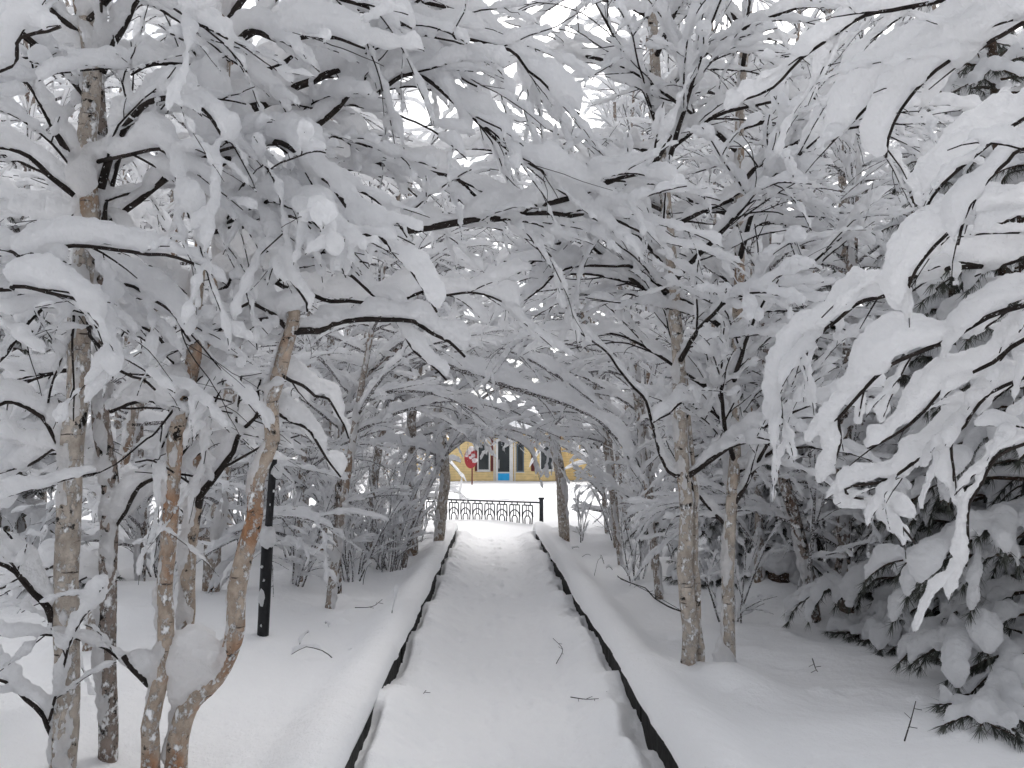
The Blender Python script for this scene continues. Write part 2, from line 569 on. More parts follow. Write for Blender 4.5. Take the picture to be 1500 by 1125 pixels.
# ------------------------------------------------------------------ trees
class Tree:
    def __init__(s, name, label, cat, base, seed, lod=0, group=None, bark=None, voxel=0.013, top_clip=None, snowk=1.0):
        s.name, s.label, s.cat, s.group = name, label, cat, group
        s.base = np.array(base, float)
        s.rng = np.random.default_rng(seed)
        s.trunks, s.limbs, s.snow = [], [], MB()
        s.lod, s.bark, s.voxel, s.sk = lod, bark, voxel, snowk
        s.free = False

    def trunk(s, pts, r0, r1, plaster=1.0, rootflare=True, az=None):
        p = spline(pts, 0.05 if s.lod < 2 else 0.25)
        n = len(p)
        seg = np.linspace(0, 1, n)
        if s.lod == 0:
            p = p + np.stack([lumps(s.rng, seg * 4, .3, .010) - 1, lumps(s.rng, seg * 4, .3, .010) - 1, np.zeros(n)], 1)
        r = r0 + (r1 - r0) * seg
        sides = (16, 10, 6)[s.lod]
        mb = MB()
        rough = None
        if s.lod < 2:
            th = np.arange(sides) * 2 * math.pi / sides
            rough = 0.10 * vnoise2(np.cos(th)[None] * 1.5 + seg[:, None] * 14, np.sin(th)[None] * 1.5 + seg[:, None] * 9 + s.rng.random() * 50) \
                + 0.07 * vnoise2(np.cos(th)[None] * 4 + seg[:, None] * 70, np.sin(th)[None] * 4 + 9)
        tube(mb, p, r, sides, True, rough)
        s.trunks.append(mb)
        # snow plastered on the bark: flat lumps, mostly on one weather side
        if plaster and s.lod < 2:
            k = int(n * 0.05 * 8.0 * plaster)
            w_az = az if az is not None else s.rng.uniform(3.4, 5.6)
            for _ in range(k):
                i = s.rng.integers(2, max(3, n - 6))
                a = w_az + s.rng.normal() * 0.75
                ln = s.rng.integers(2, 8)
                q = p[i:i + ln]
                if len(q) < 2:
                    continue
                rr = r[i]
                dirv = np.array([math.cos(a), math.sin(a), 0])
                sd = np.array([-dirv[1], dirv[0], 0])
                wv, hv = rr * s.rng.uniform(.3, .9), s.rng.uniform(.008, .02)
                tp = np.sqrt(np.clip(np.minimum(np.arange(len(q)), np.arange(len(q))[::-1]) / 1.2, 0.1, 1))
                c, sn_ = _ang[8]
                ctr = q + dirv * (rr * 0.93)
                s.snow.rings(ctr[:, None] + (wv * tp)[:, None, None] * c[None, :, None] * sd + (hv * tp)[:, None, None] * sn_[None, :, None] * dirv)
        return p, r

    def grow(s, p, d, L, step, droop, wob):
        rng = s.rng
        n = max(3, int(round(L / step)))
        out = [p.copy()]
        d = d / np.linalg.norm(d)
        ns = rng.normal(size=(n, 3)) * wob
        for i in range(n):
            d = d + ns[i]
            d[2] -= droop * step * (0.5 + i / n)
            d = d / math.sqrt(d[0] * d[0] + d[1] * d[1] + d[2] * d[2])
            p = p + d * step
            if not s.free and blocked(p):
                break
            out.append(p)
        return np.array(out)

    def limb(s, pts, r0, r1=0.004, snow=(0.05, 0.055), sec=None, droop=.8, seclen=(0.4, 1.0), start=0.12, raw=False, amp=.28, tert=True, gap=.12, dens=1.0):
        """one main branch with its side twigs: one mesh of wood, its snow added to the tree's load"""
        rng = s.rng
        p = np.asarray(pts) if raw else spline(pts, (0.04, 0.07, 0.16)[s.lod])
        if len(p) < 3:
            return
        n = len(p)
        seg = np.concatenate([[0], np.cumsum(np.linalg.norm(np.diff(p, axis=0), axis=1))])
        L = seg[-1]
        if s.lod == 0 and not raw:
            k = np.stack([lumps(rng, seg, .12, .011) - 1 for _ in range(3)], 1)
            p = p + k
        r = np.linspace(r0, r1, n) * 1.15
        mb = MB()
        tube(mb, p, r, (7, 5, 4)[s.lod])
        ss = (10, 8, 6)[s.lod]
        k_ = s.sk
        if snow:
            snow_on(s.snow, p, snow[0] * k_, snow[1] * k_, rng, ss, amp, gap * .5)
        t, sv, uv = frames(p)
        sp = (sec or (0.15, 0.19, 0.32)[s.lod]) / dens
        x = start * L
        side = 1 if rng.random() < .5 else -1
        twst = (0.05, 0.06, 0.14)[s.lod]
        while x < L * 0.985:
            i = min(n - 1, int(np.searchsorted(seg, x)))
            side = -side
            f = 1 - 0.4 * x / L
            ln = rng.uniform(*seclen) * f
            a = RAD(rng.uniform(14, 40))
            d = t[i] * math.cos(a) + sv[i] * side * math.sin(a) * rng.uniform(.5, 1) + uv[i] * rng.normal() * 0.28
            q = s.grow(p[i], d, ln, twst, droop * rng.uniform(.5, 1.5), .07)
            x += sp * rng.uniform(.6, 1.4)
            if len(q) < 3:
                continue
            rr = max(0.0036, min(r[i] * .6, 0.007)) * (1, 1.0, .85)[s.lod]
            tube(mb, q, np.linspace(rr, rr * .45, len(q)), (4, 3, 3)[s.lod])
            bare = rng.random() < 0.07
            if not bare:
                z = rng.uniform(.75, 1.25) * k_ * (1, 1.05, 1.25)[s.lod]
                snow_on(s.snow, q, (.0245, .0205, .026)[s.lod] * z, (.030, .0265, .030)[s.lod] * z, rng, (8, 8, 5)[s.lod], .3, gap, .55, .8, .56)
            if not tert or len(q) < 4:
                continue
            tt, sq, uq = frames(q)
            s2 = (0.17, 0.20, 0.34)[s.lod]
            m = int(ln * .85 / s2)
            sd = 1
            for j in range(m):
                ii = min(len(q) - 2, int((0.15 + 0.85 * (j + rng.random() * .6) / max(m, 1)) * (len(q) - 1)))
                sd = -sd
                a = RAD(rng.uniform(22, 50))
                d = tt[ii] * math.cos(a) + sq[ii] * sd * math.sin(a) + uq[ii] * rng.normal() * .3
                g = s.grow(q[ii], d, rng.uniform(.14, .42), twst, droop * 1.3 * rng.uniform(.4, 1.5), .09)
                if len(g) < 3:
                    continue
                tube(mb, g, np.linspace(rr * .55, rr * .3, len(g)), 3)
                if not bare and rng.random() < .97:
                    z = rng.uniform(.7, 1.25) * k_ * (1, 1.1, 1.35)[s.lod]
                    snow_on(s.snow, g, (.0165, .0150, .018)[s.lod] * z, (.019, .0175, .020)[s.lod] * z, rng, (6, 6, 4)[s.lod], .3, gap * .3, .8, .95, .3)
        s.limbs.append(mb)
        return p

    def crown(s, tp, tr, z0, z1, n, L, bias=None, bw=0.0, elev=(20, 50), droop=0.65, **kw):
        rng = s.rng
        seg = tp[:, 2]
        a0 = rng.uniform(0, 6.28)
        for k in range(n):
            f = (k + rng.random()) / n
            z = z0 + (z1 - z0) * f
            i = int(np.argmin(np.abs(seg - z)))
            a = a0 + k * 2.4 + rng.normal() * .3
            d = np.array([math.cos(a), math.sin(a), 0.0])
            if bias is not None:
                d = d + np.array([bias[0], bias[1], 0]) * bw * rng.uniform(.5, 1.2)
                d /= max(1e-3, np.linalg.norm(d))
            d[2] = math.tan(RAD(rng.uniform(*elev)))
            ln = L * rng.uniform(.6, 1.1) * (1 - .35 * f)
            q = s.grow(tp[i], d, ln, (0.045, 0.07, 0.17)[s.lod], droop * rng.uniform(.5, 1.4), .035)
            if len(q) < 5:
                continue
            s.limb(q, min(tr[i] * .5, .008 + .007 * ln), .0035, raw=True, snow=kw.get('snow', (.042, .048)),
                   droop=kw.get('tdroop', .75), seclen=kw.get('seclen', (.3, .8)), dens=kw.get('dens', 1.0), gap=kw.get('gap', .12))

    def lump(s, c, r):
        s.snow.blob(c, r, s.rng)

    def build(s):
        root = empty(s.name, s.base, s.label, s.cat, s.group)
        for mb in s.trunks:
            link('trunk', mb.mesh('trunk', s.base), s.bark or M_BIRCH, root)
        for mb in s.limbs:
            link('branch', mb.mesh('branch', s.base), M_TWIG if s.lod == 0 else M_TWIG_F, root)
        if s.snow.V:
            if s.lod < 2:
                me = remesh('snow_load', s.snow, s.base, s.voxel, 2)
            else:
                me = s.snow.mesh('snow_load', s.base)
            link('snow_load', me, M_SNOW, root)
        return root


def copy_tree(root, loc, rz, sc, label, group):
    r = root.copy()
    COL.objects.link(r)
    r.location, r.rotation_euler, r.scale = loc, (0, 0, rz), (sc, sc, sc)
    tag(r, label, None, group)
    for ch in root.children:
        c = ch.copy()
        COL.objects.link(c)
        c.parent = r
    return r


# =================================================================== SETTING
XL, XR = -0.65, 0.87


def grid(xs, ys, zf):
    X, Y = np.meshgrid(xs, ys)
    Z = zf(X, Y)
    v = np.stack([X, Y, Z], -1).reshape(-1, 3)
    nx, ny = len(xs), len(ys)
    i = (np.arange(ny - 1)[:, None] * nx + np.arange(nx - 1)[None]).ravel()
    return v, np.stack([i, i + 1, i + nx + 1, i + nx], -1)


def ground_h(x, y):
    z = -0.06 + 0.05 * fbm2(x * .35, y * .35) + 0.02 * vnoise2(x * 1.3, y * 1.3)
    z = np.where(y < 15.5, z - 0.25 * smooth(15.5, 13, y), z)
    z = z + .10 * np.exp(-(((x - .2) / 2.2) ** 2 + ((y - 20.0) / 1.6) ** 2))
    # low bank of ploughed snow along the far side of the clearing
    z = z + 0.16 * np.exp(-((y - 25.5 - 0.1 * x) / .45) ** 2) * (0.7 + .3 * vnoise2(x, y * .2))
    z = z + 0.25 * smooth(34, 44, y) * smooth(60, 46, y)
    return z


gx = np.concatenate([np.linspace(-600, -22, 24), np.linspace(-20, 20, 161), np.linspace(22, 600, 24)])
gy = np.concatenate([np.linspace(-60, 11, 14), np.linspace(12, 52, 210), np.linspace(54, 900, 40)])
mb = MB()
mb.add(*grid(gx, gy, ground_h))
tag(link('ground', mb.mesh('ground'), M_GSNOW), kind='structure')


_rf = np.random.default_rng(23)
PRINTS = []
for _k in range(4):
    _y, _x, _s = _rf.uniform(2.5, 3.2), .1 + _rf.normal() * .16, 1
    while _y < 17:
        _y += _rf.uniform(.55, .75)
        _s = -_s
        PRINTS.append((_x + .09 * _s + _rf.normal() * .03, _y, _rf.uniform(.012, .03)))
        _x += _rf.normal() * .03


def path_h(x, y):
    s = np.minimum(x - XL, XR - x)
    wob = 0.06 * vnoise2(y * 1.1, x * 0 + 3) + 0.04 * vnoise2(y * 4.0, x * 0 + 8)
    lev = 0.09 + 0.045 * vnoise2(y * .9 + 11, np.sign(x - .1) * 3 + 0 * x) + 0.05 * vnoise2(y * 3.1, np.sign(x - .1) * 5 + 0 * x)
    z = lev * smooth(0.42 + wob, 0.10 + wob, s) + 0.03 * smooth(.62, .3, s)
    z += 0.018 * fbm2(x * 5, y * 5) * smooth(0.6, 0.25, s) + 0.012 * vnoise2(x * 14, y * 14) * smooth(.55, .25, s)
    z += 0.012 * fbm2(x * 4.5, y * 3.5) + 0.008 * fbm2(x * 13, y * 10) + .004 * vnoise2(x * 31, y * 31)      # trodden middle
    for fx, fy, fd in PRINTS:
        z = z - fd * np.exp(-(((x - fx) / .055) ** 2 + ((y - fy) / .13) ** 2) ** 2) + fd * .3 * np.exp(-(((x - fx) / .11) ** 2 + ((y - fy - .1) / .12) ** 2))
    z -= 0.02 * np.exp(-((x + .02 + .05 * np.sin(y)) / .22) ** 2) + 0.03 * np.exp(-((x - .42 + .05 * np.sin(y * .8)) / .2) ** 2)
    z = z + .5 * dents(x, y) * smooth(.1, .2, s)
    gap = np.clip(0.5 + vnoise2(y * 2.2 + 40, np.sign(x - .1) * 7 + 0 * x) * .9, 0, 1)
    z -= 0.09 * gap * smooth(0.07, 0.015, s)
    z -= np.where(x > .3, .13 * smooth(5.6, 3.9, y + .3 * vnoise2(y * 3, x * 0)) * smooth(0.17 + .05 * vnoise2(y * 4, x * 0 + 2), .05, s), 0)
    # near left: the snow stops a little below a straight edge
    z += np.where(x < 0, 0.045 * smooth(0.4, .05, s) * smooth(7.0, 4.8, y), 0)
    return z * smooth(17.0, 15.6, y) - 0.10 * smooth(15.8, 17.4, y)


mb = MB()
mb.add(*grid(np.linspace(XL - .03, XR + .03, 100), np.linspace(-1.5, 17.5, 760), path_h))
tag(link('path', mb.mesh('path'), M_GSNOW), kind='structure')


def bank(sign):
    ys = np.linspace(-1.5, 17.6, 620)
    k = XL if sign < 0 else XR
    far = np.concatenate([np.linspace(.10, 3.0, 70), np.linspace(3.1, 16, 60)])
    lump = 0.6 + 0.4 * vnoise2(ys * 1.3, ys * 0 + sign * 4) + .2 * vnoise2(ys * 5, ys * 0 + 2) + .10 * vnoise2(ys * 13, ys * 0 + 2)
    # an overhang of a few centimetres over the kerb, in lumps
    ov = 0.010 + 0.036 * np.clip(lump - .1, 0, 1.6)
    ov = np.where((sign < 0) & (ys < 5.6), 0.004, ov)
    R = []
    kt = 0.215 + 0.012 * vnoise2(ys * 2, ys * 0)
    for y, o, l, z0 in zip(ys, ov, lump, kt):
        top = z0 + 0.085 + 0.045 * l
        prof = [(0.03, z0 - .005), (-o * .55, z0 - .012 * l), (-o, z0 + .012), (-o * .98, z0 + .03), (-o * .55, z0 + .5 * (top - z0) + .016), (0.02, top)]
        xs = np.array([a for a, _ in prof])
        zs = np.array([b for _, b in prof])
        X = np.concatenate([k + sign * xs, k + sign * far])
        gz = ground_z(k + sign * far, np.full(len(far), y))
        ridge = (top + .012 - gz) * np.exp(-(np.clip(far - .10, 0, 9) / (.17 + .05 * l)) ** 2)
        ftop = smooth(17.0, 15.6, y)
        Z = np.concatenate([zs * ftop - .1 * (1 - ftop), gz + ridge * ftop])
        R.append(np.stack([X, np.full(len(X), y), Z], 1))
    R = np.array(R)
    R[:, 12:, 2] += dents(R[:, 12:, 0], R[:, 12:, 1]) + .006 * fbm2(R[:, 12:, 0] * 9, R[:, 12:, 1] * 9)
    ny, nx, _ = R.shape
    i = (np.arange(ny - 1)[:, None] * nx + np.arange(nx - 1)[None]).ravel()
    q = np.stack([i, i + 1, i + nx + 1, i + nx], -1)
    if sign < 0:
        q = q[:, ::-1]
    m = MB()
    m.add(R.reshape(-1, 3), q)
    return tag(link('snow_bank', m.mesh('snow_bank'), M_GSNOW), kind='structure')


bank(-1)
bank(1)

rk = np.random.default_rng(3)
for sign, k, cuts in ((-1, XL, (-1.2, 1.6, 4.0, 6.12, 8.3, 10.6, 13.0, 15.5)), (1, XR, (-1.2, 2.0, 4.75, 6.75, 9.0, 11.4, 13.7, 15.4))):
    for a, b in zip(cuts[:-1], cuts[1:]):
        m = MB()
        j = rk.uniform(-.008, .008)
        ysn = np.arange(a + .01, b - .01, .08)
        ysn = np.append(ysn, b - .01)
        R = []
        for y in ysn:
            e = rk.normal(size=4) * .003
            x0, x1 = k + sign * (.0 + j), k + sign * (.09 + j)
            R.append([(x0 + e[0], y, -.12), (x1, y, -.12), (x1, y, .205), (x0 + e[1], y, .207 + e[2])])
        m.rings(np.array(R))
        tag(link('kerb', m.mesh('kerb'), M_KERB, flat=True), kind='structure')

# =================================================================== YELLOW HOUSE (45 m away)
HY = 45.0


def hx(px):
    return (px - 718) / F_PX * HY


def hz(py):
    return 1.6 + (668 - py) / F_PX * HY


def siding(name, col):
    m, n, b = new_mat(name)
    tc = node(n, 'ShaderNodeTexCoord')
    sp = node(n, 'ShaderNodeSeparateXYZ')
    n.links.new(tc.outputs['Object'], sp.inputs[0])
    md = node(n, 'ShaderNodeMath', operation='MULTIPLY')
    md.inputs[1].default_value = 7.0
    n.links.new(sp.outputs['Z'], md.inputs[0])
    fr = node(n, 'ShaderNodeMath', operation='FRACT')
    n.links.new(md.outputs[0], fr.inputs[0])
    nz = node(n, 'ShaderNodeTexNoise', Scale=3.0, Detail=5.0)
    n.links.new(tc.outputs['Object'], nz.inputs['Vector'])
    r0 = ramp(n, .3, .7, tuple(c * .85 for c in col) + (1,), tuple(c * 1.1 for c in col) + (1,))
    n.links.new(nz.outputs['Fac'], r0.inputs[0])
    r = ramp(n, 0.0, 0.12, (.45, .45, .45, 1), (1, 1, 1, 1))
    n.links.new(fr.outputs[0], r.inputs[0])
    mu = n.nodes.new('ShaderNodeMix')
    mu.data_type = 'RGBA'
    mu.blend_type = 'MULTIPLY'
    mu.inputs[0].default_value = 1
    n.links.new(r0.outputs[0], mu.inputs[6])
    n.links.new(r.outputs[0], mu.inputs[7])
    n.links.new(mu.outputs[2], b.inputs['Base Color'])
    b.inputs['Roughness'].default_value = .6
    bp = node(n, 'ShaderNodeBump', Strength=.6, Distance=.02)
    n.links.new(fr.outputs[0], bp.inputs['Height'])
    n.links.new(bp.outputs[0], b.inputs['Normal'])
    return m


M_YEL = siding('yellow_siding', (0.82, 0.63, 0.31))
M_RED = plain('dark_red_paint', (0.13, 0.03, 0.027), .6, var=.25, scale=4)
M_WHT = plain('white_paint', (0.72, 0.72, 0.70), .5, var=.06, scale=4)
M_BLU = plain('blue_panel', (0.03, 0.42, 0.82), .4, var=.08, scale=4)
M_PLI = plain('brown_plinth', (0.07, 0.038, 0.03), .8, var=.3, scale=5)
m_, n_, b_ = new_mat('window_glass')
b_.inputs['Base Color'].default_value = (.035, .042, .045, 1)
b_.inputs['Roughness'].default_value = .06
M_GLS = m_

house = empty('wooden_house', (0, HY, 0), 'yellow timber house with dark red trim at the far end of the path', 'house')
HO = np.array([0, HY, 0])


def part(name, mat, boxes, parent=None, flat=True):
    m = MB()
    for a, b in boxes:
        m.box(a, b)
    return link(name, m.mesh(name, HO), mat, parent or house, flat=flat)


zf = 0.22       # floor line
zt = 3.05
part('wall', M_YEL, [((-9.2, HY, zf), (4.0, HY + 6, zt))])
part('wall', M_YEL, [((4.1, HY + 1.5, zf), (9.5, HY + 6, zt))])
part('plinth', M_PLI, [((-9.15, HY + .03, -.3), (3.95, HY + 5.9, zf)), ((4.12, HY + 1.53, -.3), (9.45, HY + 5.9, zf - .003))])
# dark red corner boards and panels between the windows
for x0, x1 in ((719, 722.5), (812, 816), (708 - 12, 699.5), (778, 783)):
    part('trim_board', M_RED, [((hx(x0), HY - .05, hz(690)), (hx(x1), HY - .002, zt - .05))])
part('trim_board', M_RED, [((3.68, HY - .07, zf), (3.98, HY - .003, zt))])
for x0 in (723.2, 753.4):
    part('trim_board', M_WHT, [((hx(x0), HY - .06, zf - .05), (hx(x0 + 1.6), HY - .002, zt - .06))])


def window(x0, x1, z0, z1, y, frame=M_WHT, fw=.07):
    f = part('window', frame, [((x0, y - .05, z0), (x0 + fw, y - .001, z1)), ((x1 - fw, y - .05, z0), (x1, y - .001, z1)),
                               ((x0 + fw, y - .05, z0), (x1 - fw, y - .001, z0 + fw)), ((x0 + fw, y - .05, z1 - fw), (x1 - fw, y - .001, z1))])
    part('pane', M_GLS, [((x0 + fw, y - .02, z0 + fw), (x1 - fw, y - .003, z1 - fw))], f)
    part('sill', M_WHT, [((x0 - .04, y - .10, z0 - .05), (x1 + .04, y - .002, z0 - .003))], f)


window(hx(699.5), hx(718), hz(689.5), hz(650), HY)
window(hx(756.5), hx(767.5), hz(691), hz(650), HY, plain('blue_grey_frame', (.10, .14, .18), .5))
window(hx(790.5), hx(811), hz(689), hz(650), HY)
window(hx(634), hx(655), hz(689), hz(650), HY)
window(hx(560), hx(582), hz(689), hz(650), HY)
window(5.3, 6.9, 1.2, 2.6, HY + 1.5)
# door: white frame, glass above, blue panel below
dx0, dx1, dz0, dz1 = hx(726), hx(751.5), .12, 2.55
door = part('door', M_WHT, [((dx0, HY - .12, dz0), (dx0 + .14, HY - .001, dz1)), ((dx1 - .20, HY - .12, dz0), (dx1, HY - .001, dz1)),
                            ((dx0 + .14, HY - .12, dz1 - .12), (dx1 - .20, HY - .001, dz1)), ((dx0 + .14, HY - .12, dz0), (dx1 - .20, HY - .001, dz0 + .12)),
                            ((dx0 + .14, HY - .12, hz(693)), (dx1 - .20, HY - .001, hz(691)))])
part('pane', M_GLS, [((dx0 + .14, HY - .07, hz(691)), (dx1 - .20, HY - .003, dz1 - .12))], door)
part('door_panel', M_BLU, [((dx0 + .14, HY - .09, dz0 + .12), (dx1 - .20, HY - .004, hz(693)))], door)
m = MB()
hxx, hza = dx0 + .19, hz(685)
tube(m, spline([(hxx, HY - .12, hza), (hxx, HY - .19, hza), (hxx, HY - .19, hza + .42), (hxx, HY - .12, hza + .42)], .05), .018, 6)
link('handle', m.mesh('handle', HO), M_WHT, door)
# porch step with snow
part('step', M_PLI, [((hx(684), HY - 1.5, -.2), (hx(719), HY - .35, .12))])
m = MB()
m.blob((hx(701), HY - .9, .14), (.72, .62, .10), rk)
for k in range(5):
    m.blob((hx(735 + k * 9), HY - 1.2 + .2 * rk.normal(), .0), (.8, .9, .10 + .06 * rk.random()), rk)
link('step_snow', m.mesh('step_snow', HO), M_GSNOW, house)
# roof: gable over the main part, snow on it, red fascia
rx0, rx1, ridge = -9.8, 4.5, 4.75
def roof_sheet(x0, x1, y0, y1, ze, zr, th):
    mm = MB()
    ym = (y0 + y1) / 2
    v = [(x0, y0, ze), (x1, y0, ze), (x1, ym, zr), (x0, ym, zr), (x0, y1, ze), (x1, y1, ze)]
    v = v + [(a, b, c + th) for a, b, c in v]
    mm.add(v, [(0, 3, 2, 1), (3, 4, 5, 2), (6, 7, 8, 9), (9, 8, 11, 10), (0, 1, 7, 6), (4, 10, 11, 5), (0, 6, 9, 3), (3, 9, 10, 4), (1, 2, 8, 7), (2, 5, 11, 8)])
    return mm
rf = link('roof', roof_sheet(rx0, rx1, HY - .6, HY + 6.6, 2.95, ridge, .12).mesh('roof', HO), M_RED, house, flat=True)
link('roof_snow', roof_sheet(rx0 + .05, rx1 - .05, HY - .7, HY + 6.65, 3.072, ridge + .125, .32).mesh('roof_snow', HO), M_GSNOW, rf)
rf = link('roof', roof_sheet(4.15, 10, HY + .9, HY + 6.4, 2.95, 4.5, .12).mesh('roof', HO), M_RED, house, flat=True)
link('roof_snow', roof_sheet(4.56, 9.95, HY + .8, HY + 6.45, 3.073, 4.62, .32).mesh('roof_snow', HO), M_GSNOW, rf)
# little red gable above the eave
m = MB()
ga, gb, gc = hx(668), hx(704), hx(688)
gz0, gz1 = 3.6, hz(582)
v = [(ga, HY - .3, gz0), (gb, HY - .3, gz0), (gc, HY - .3, gz1), (ga, HY + 2.6, gz0), (gb, HY + 2.6, gz0), (gc, HY + 2.6, gz1)]
m.add(v, [(0, 3, 4, 1), (1, 4, 5, 2), (2, 5, 3, 0)], [(0, 1, 2), (3, 5, 4)])
gb_ = link('gable', m.mesh('gable', HO), M_RED, house, flat=True)
m = MB()
for xa in (ga, gb):
    v = []
    for dy in (-.5, 2.7):
        v += [(xa, HY + dy, gz0 - .02), (gc, HY + dy, gz1 + .02), (gc, HY + dy, gz1 + .28), (xa, HY + dy, gz0 + .24)]
    q = [(0, 1, 2, 3), (7, 6, 5, 4), (0, 4, 5, 1), (1, 5, 6, 2), (2, 6, 7, 3), (3, 7, 4, 0)]
    m.add(v, q)
link('gable_snow', m.mesh('gable_snow', HO), M_GSNOW, gb_)

# round red sign on a pole in front of the house
SX, SY = (690 - 718) / F_PX * 41, 41.0
sg = empty('round_sign', (SX, SY, 0), 'dark red oval board on a pole, snow sticking to it, left of the house door', 'sign')
m = MB()
tube(m, spline([(SX + .07, SY, -.2), (SX + .07, SY, 2.0)], .3), .035, 8, True)
link('pole', m.mesh('pole', (SX, SY, 0)), M_RED, sg)
m = MB()
th = np.linspace(0, 2 * math.pi, 24, endpoint=False)
zc = 1.6 + (668 - 671) / F_PX * 41
R = []
for yy, k in ((-.10, .93), (-.10, 1), (-.06, 1), (-.06, .93)):
    R.append(np.stack([SX + .33 * k * np.cos(th), np.full(24, SY + yy), zc + .53 * k * np.sin(th)], 1))
m.rings(np.array(R))
link('board', m.mesh('board', (SX, SY, 0)), plain('red_board', (.30, .03, .035), .5, var=.1, scale=5), sg)
m = MB()
for dx, dz, r in ((-.12, .3, .13), (.12, .12, .10), (.2, -.12, .13), (0, .02, .08), (-.2, .12, .08), (.02, .46, .14)):
    m.blob((SX + dx, SY - .11, zc + dz), (r * 1.1, .05, r), rk)
link('snow_patch', m.mesh('snow_patch', (SX, SY, 0)), M_SNOW, sg)

# =================================================================== IRON FENCE
FA = np.array([1.21, 18.95])
FB = np.array([-3.6, 22.0])
fd = (FB - FA)
fl = np.linalg.norm(fd)
fd = fd / fl
fn = np.array([-fd[1], fd[0]])
fence = empty('iron_fence', (FA[0], FA[1], 0), 'low dark iron fence with arched ornaments across the end of the path', 'fence')
FO = np.array([FA[0], FA[1], 0])


def fp(s, z, o=0.0):
    q = FA + fd * s + fn * o
    return np.array([q[0], q[1], z])


def fbar(m, a, b, r=.012):
    tube(m, spline([a, b], .3), r, 6, abs(a[2] - b[2]) > .1)


m = MB()
p0 = fp(0, -.2)
m.box((p0[0] - .045, p0[1] - .045, -.25), (p0[0] + .045, p0[1] + .045, .585))
m.box((p0[0] - .065, p0[1] - .065, .585), (p0[0] + .065, p0[1] + .065, .625))
link('post', m.mesh('post', FO), M_FENCE, fence, flat=True)
m = MB()
p0 = fp(2.85, -.2)
m.box((p0[0] - .04, p0[1] - .04, -.25), (p0[0] + .04, p0[1] + .04, .60))
link('post', m.mesh('post', FO), M_FENCE, fence, flat=True)
m = MB()
fbar(m, fp(.05, .505), fp(fl, .50), .022)
link('rail', m.mesh('rail', FO), M_FENCE, fence)
m = MB()
q = spline([fp(.1, .535), fp(fl, .53)], .08)
snow_on(m, q, .026, .014, rk, 6, .4)
link('rail_snow', m.mesh('rail_snow', FO), M_SNOW, fence)
for k in range(12):
    s0 = .24 + k * .355
    if s0 + .3 > fl:
        break
    m = MB()
    wd = .27
    a, b = s0, s0 + wd
    zt_, zb = .435, -.12
    for s_ in (s0 + .06, s0 + wd - .06):
        fbar(m, fp(s_, zt_), fp(s_, .49), 0.015)
    fbar(m, fp(a, zt_), fp(b, zt_), 0.017)
    mid = (a + b) / 2
    for rr, zz in ((.5 * wd, .16), (.27 * wd, .10)):
        th = np.linspace(0, math.pi, 13)
        tube(m, np.array([fp(mid + rr * math.cos(t), zz + rr * 1.15 * math.sin(t)) for t in th]), 0.015, 6)
        fbar(m, fp(mid - rr, zz), fp(mid - rr * .8, zb), 0.015)
        fbar(m, fp(mid + rr, zz), fp(mid + rr * .8, zb), 0.015)
    for s_ in (mid - .035, mid + .035):
        fbar(m, fp(s_, .17), fp(s_, zt_ - .004), 0.012)
    for s_ in (a, b):
        fbar(m, fp(s_, zt_), fp(s_ - (.01 if s_ == a else -.01), .16), 0.015)
    link('ornament_panel', m.mesh('ornament_panel', FO), M_FENCE, fence)

# black post behind the forked birch
PD = GR(385, 930)
pb = P(385, 932, PD)
post = empty('metal_post', pb, 'slim black metal post with snow stuck to it, behind the forked birch', 'post')
m = MB()
ztop = P(389, 797, PD)
b0 = np.array([pb[0], pb[1], pb[2] - .3])
tube(m, np.array([b0, [pb[0], pb[1], pb[2]], [pb[0] + .015, pb[1], ztop[2]]]), 0.044, 10, True)
link('base_tube', m.mesh('base_tube', pb), M_IRON, post)
m = MB()
pt = P(404, 470, PD)
tube(m, spline([(pb[0] + .015, pb[1], ztop[2] - .002), (pt[0], pb[1], pt[2])], .2), 0.029, 10, True)
link('upper_tube', m.mesh('upper_tube', pb), M_IRON, post)
m = MB()
m.blob((pb[0] + .02, pb[1] - .02, ztop[2] + .05), (.062, .062, .085), rk)
m.blob((pb[0] - .005, pb[1] - .047, P(385, 875, PD)[2]), (.026, .014, .075), rk)
for zz in (915, 850, 830, 740, 720, 660, 640):
    m.blob((pb[0] + .01 + .02 * rk.normal(), pb[1] - .042 if zz > 800 else pb[1] - .029, P(385, zz, PD)[2]), (.010, .008, .014), rk)
m.blob((pt[0] - .02, pb[1], P(396, 690, PD)[2]), (.045, .045, .06), rk)
m.blob((pt[0], pb[1], pt[2] + .03), (.07, .07, .09), rk)
link('snow_patch', remesh('snow_patch', m, pb, .008, 1, ((30, .006), (60, .004))), M_SNOW, post)

# =================================================================== NEAR TREES (traced)
def PP(lst, d):
    """trace at depth d, or d0->d1 along the line, or per-point depth"""
    n = len(lst)
    out = []
    for i, q in enumerate(lst):
        dd = q[2] if len(q) > 2 else (d if np.isscalar(d) else d[0] + (d[1] - d[0]) * i / (n - 1))
        out.append(P(q[0], q[1], dd * DS))
    return out


DS = 0.9


def sink(pts):
    """carry a trunk that leaves the frame below down into the snow"""
    a, b = np.array(pts[0]), np.array(pts[1])
    g = float(ground_z(a[0], a[1])) - .15
    if a[2] > g:
        e = a + (a - b) / max(1e-6, (b - a)[2]) * (a[2] - g) * .6
        e[2] = g
        pts = [e] + list(pts)
    return pts


BIG = (.050, .064)
MED = (.038, .050)
SML = (.026, .034)

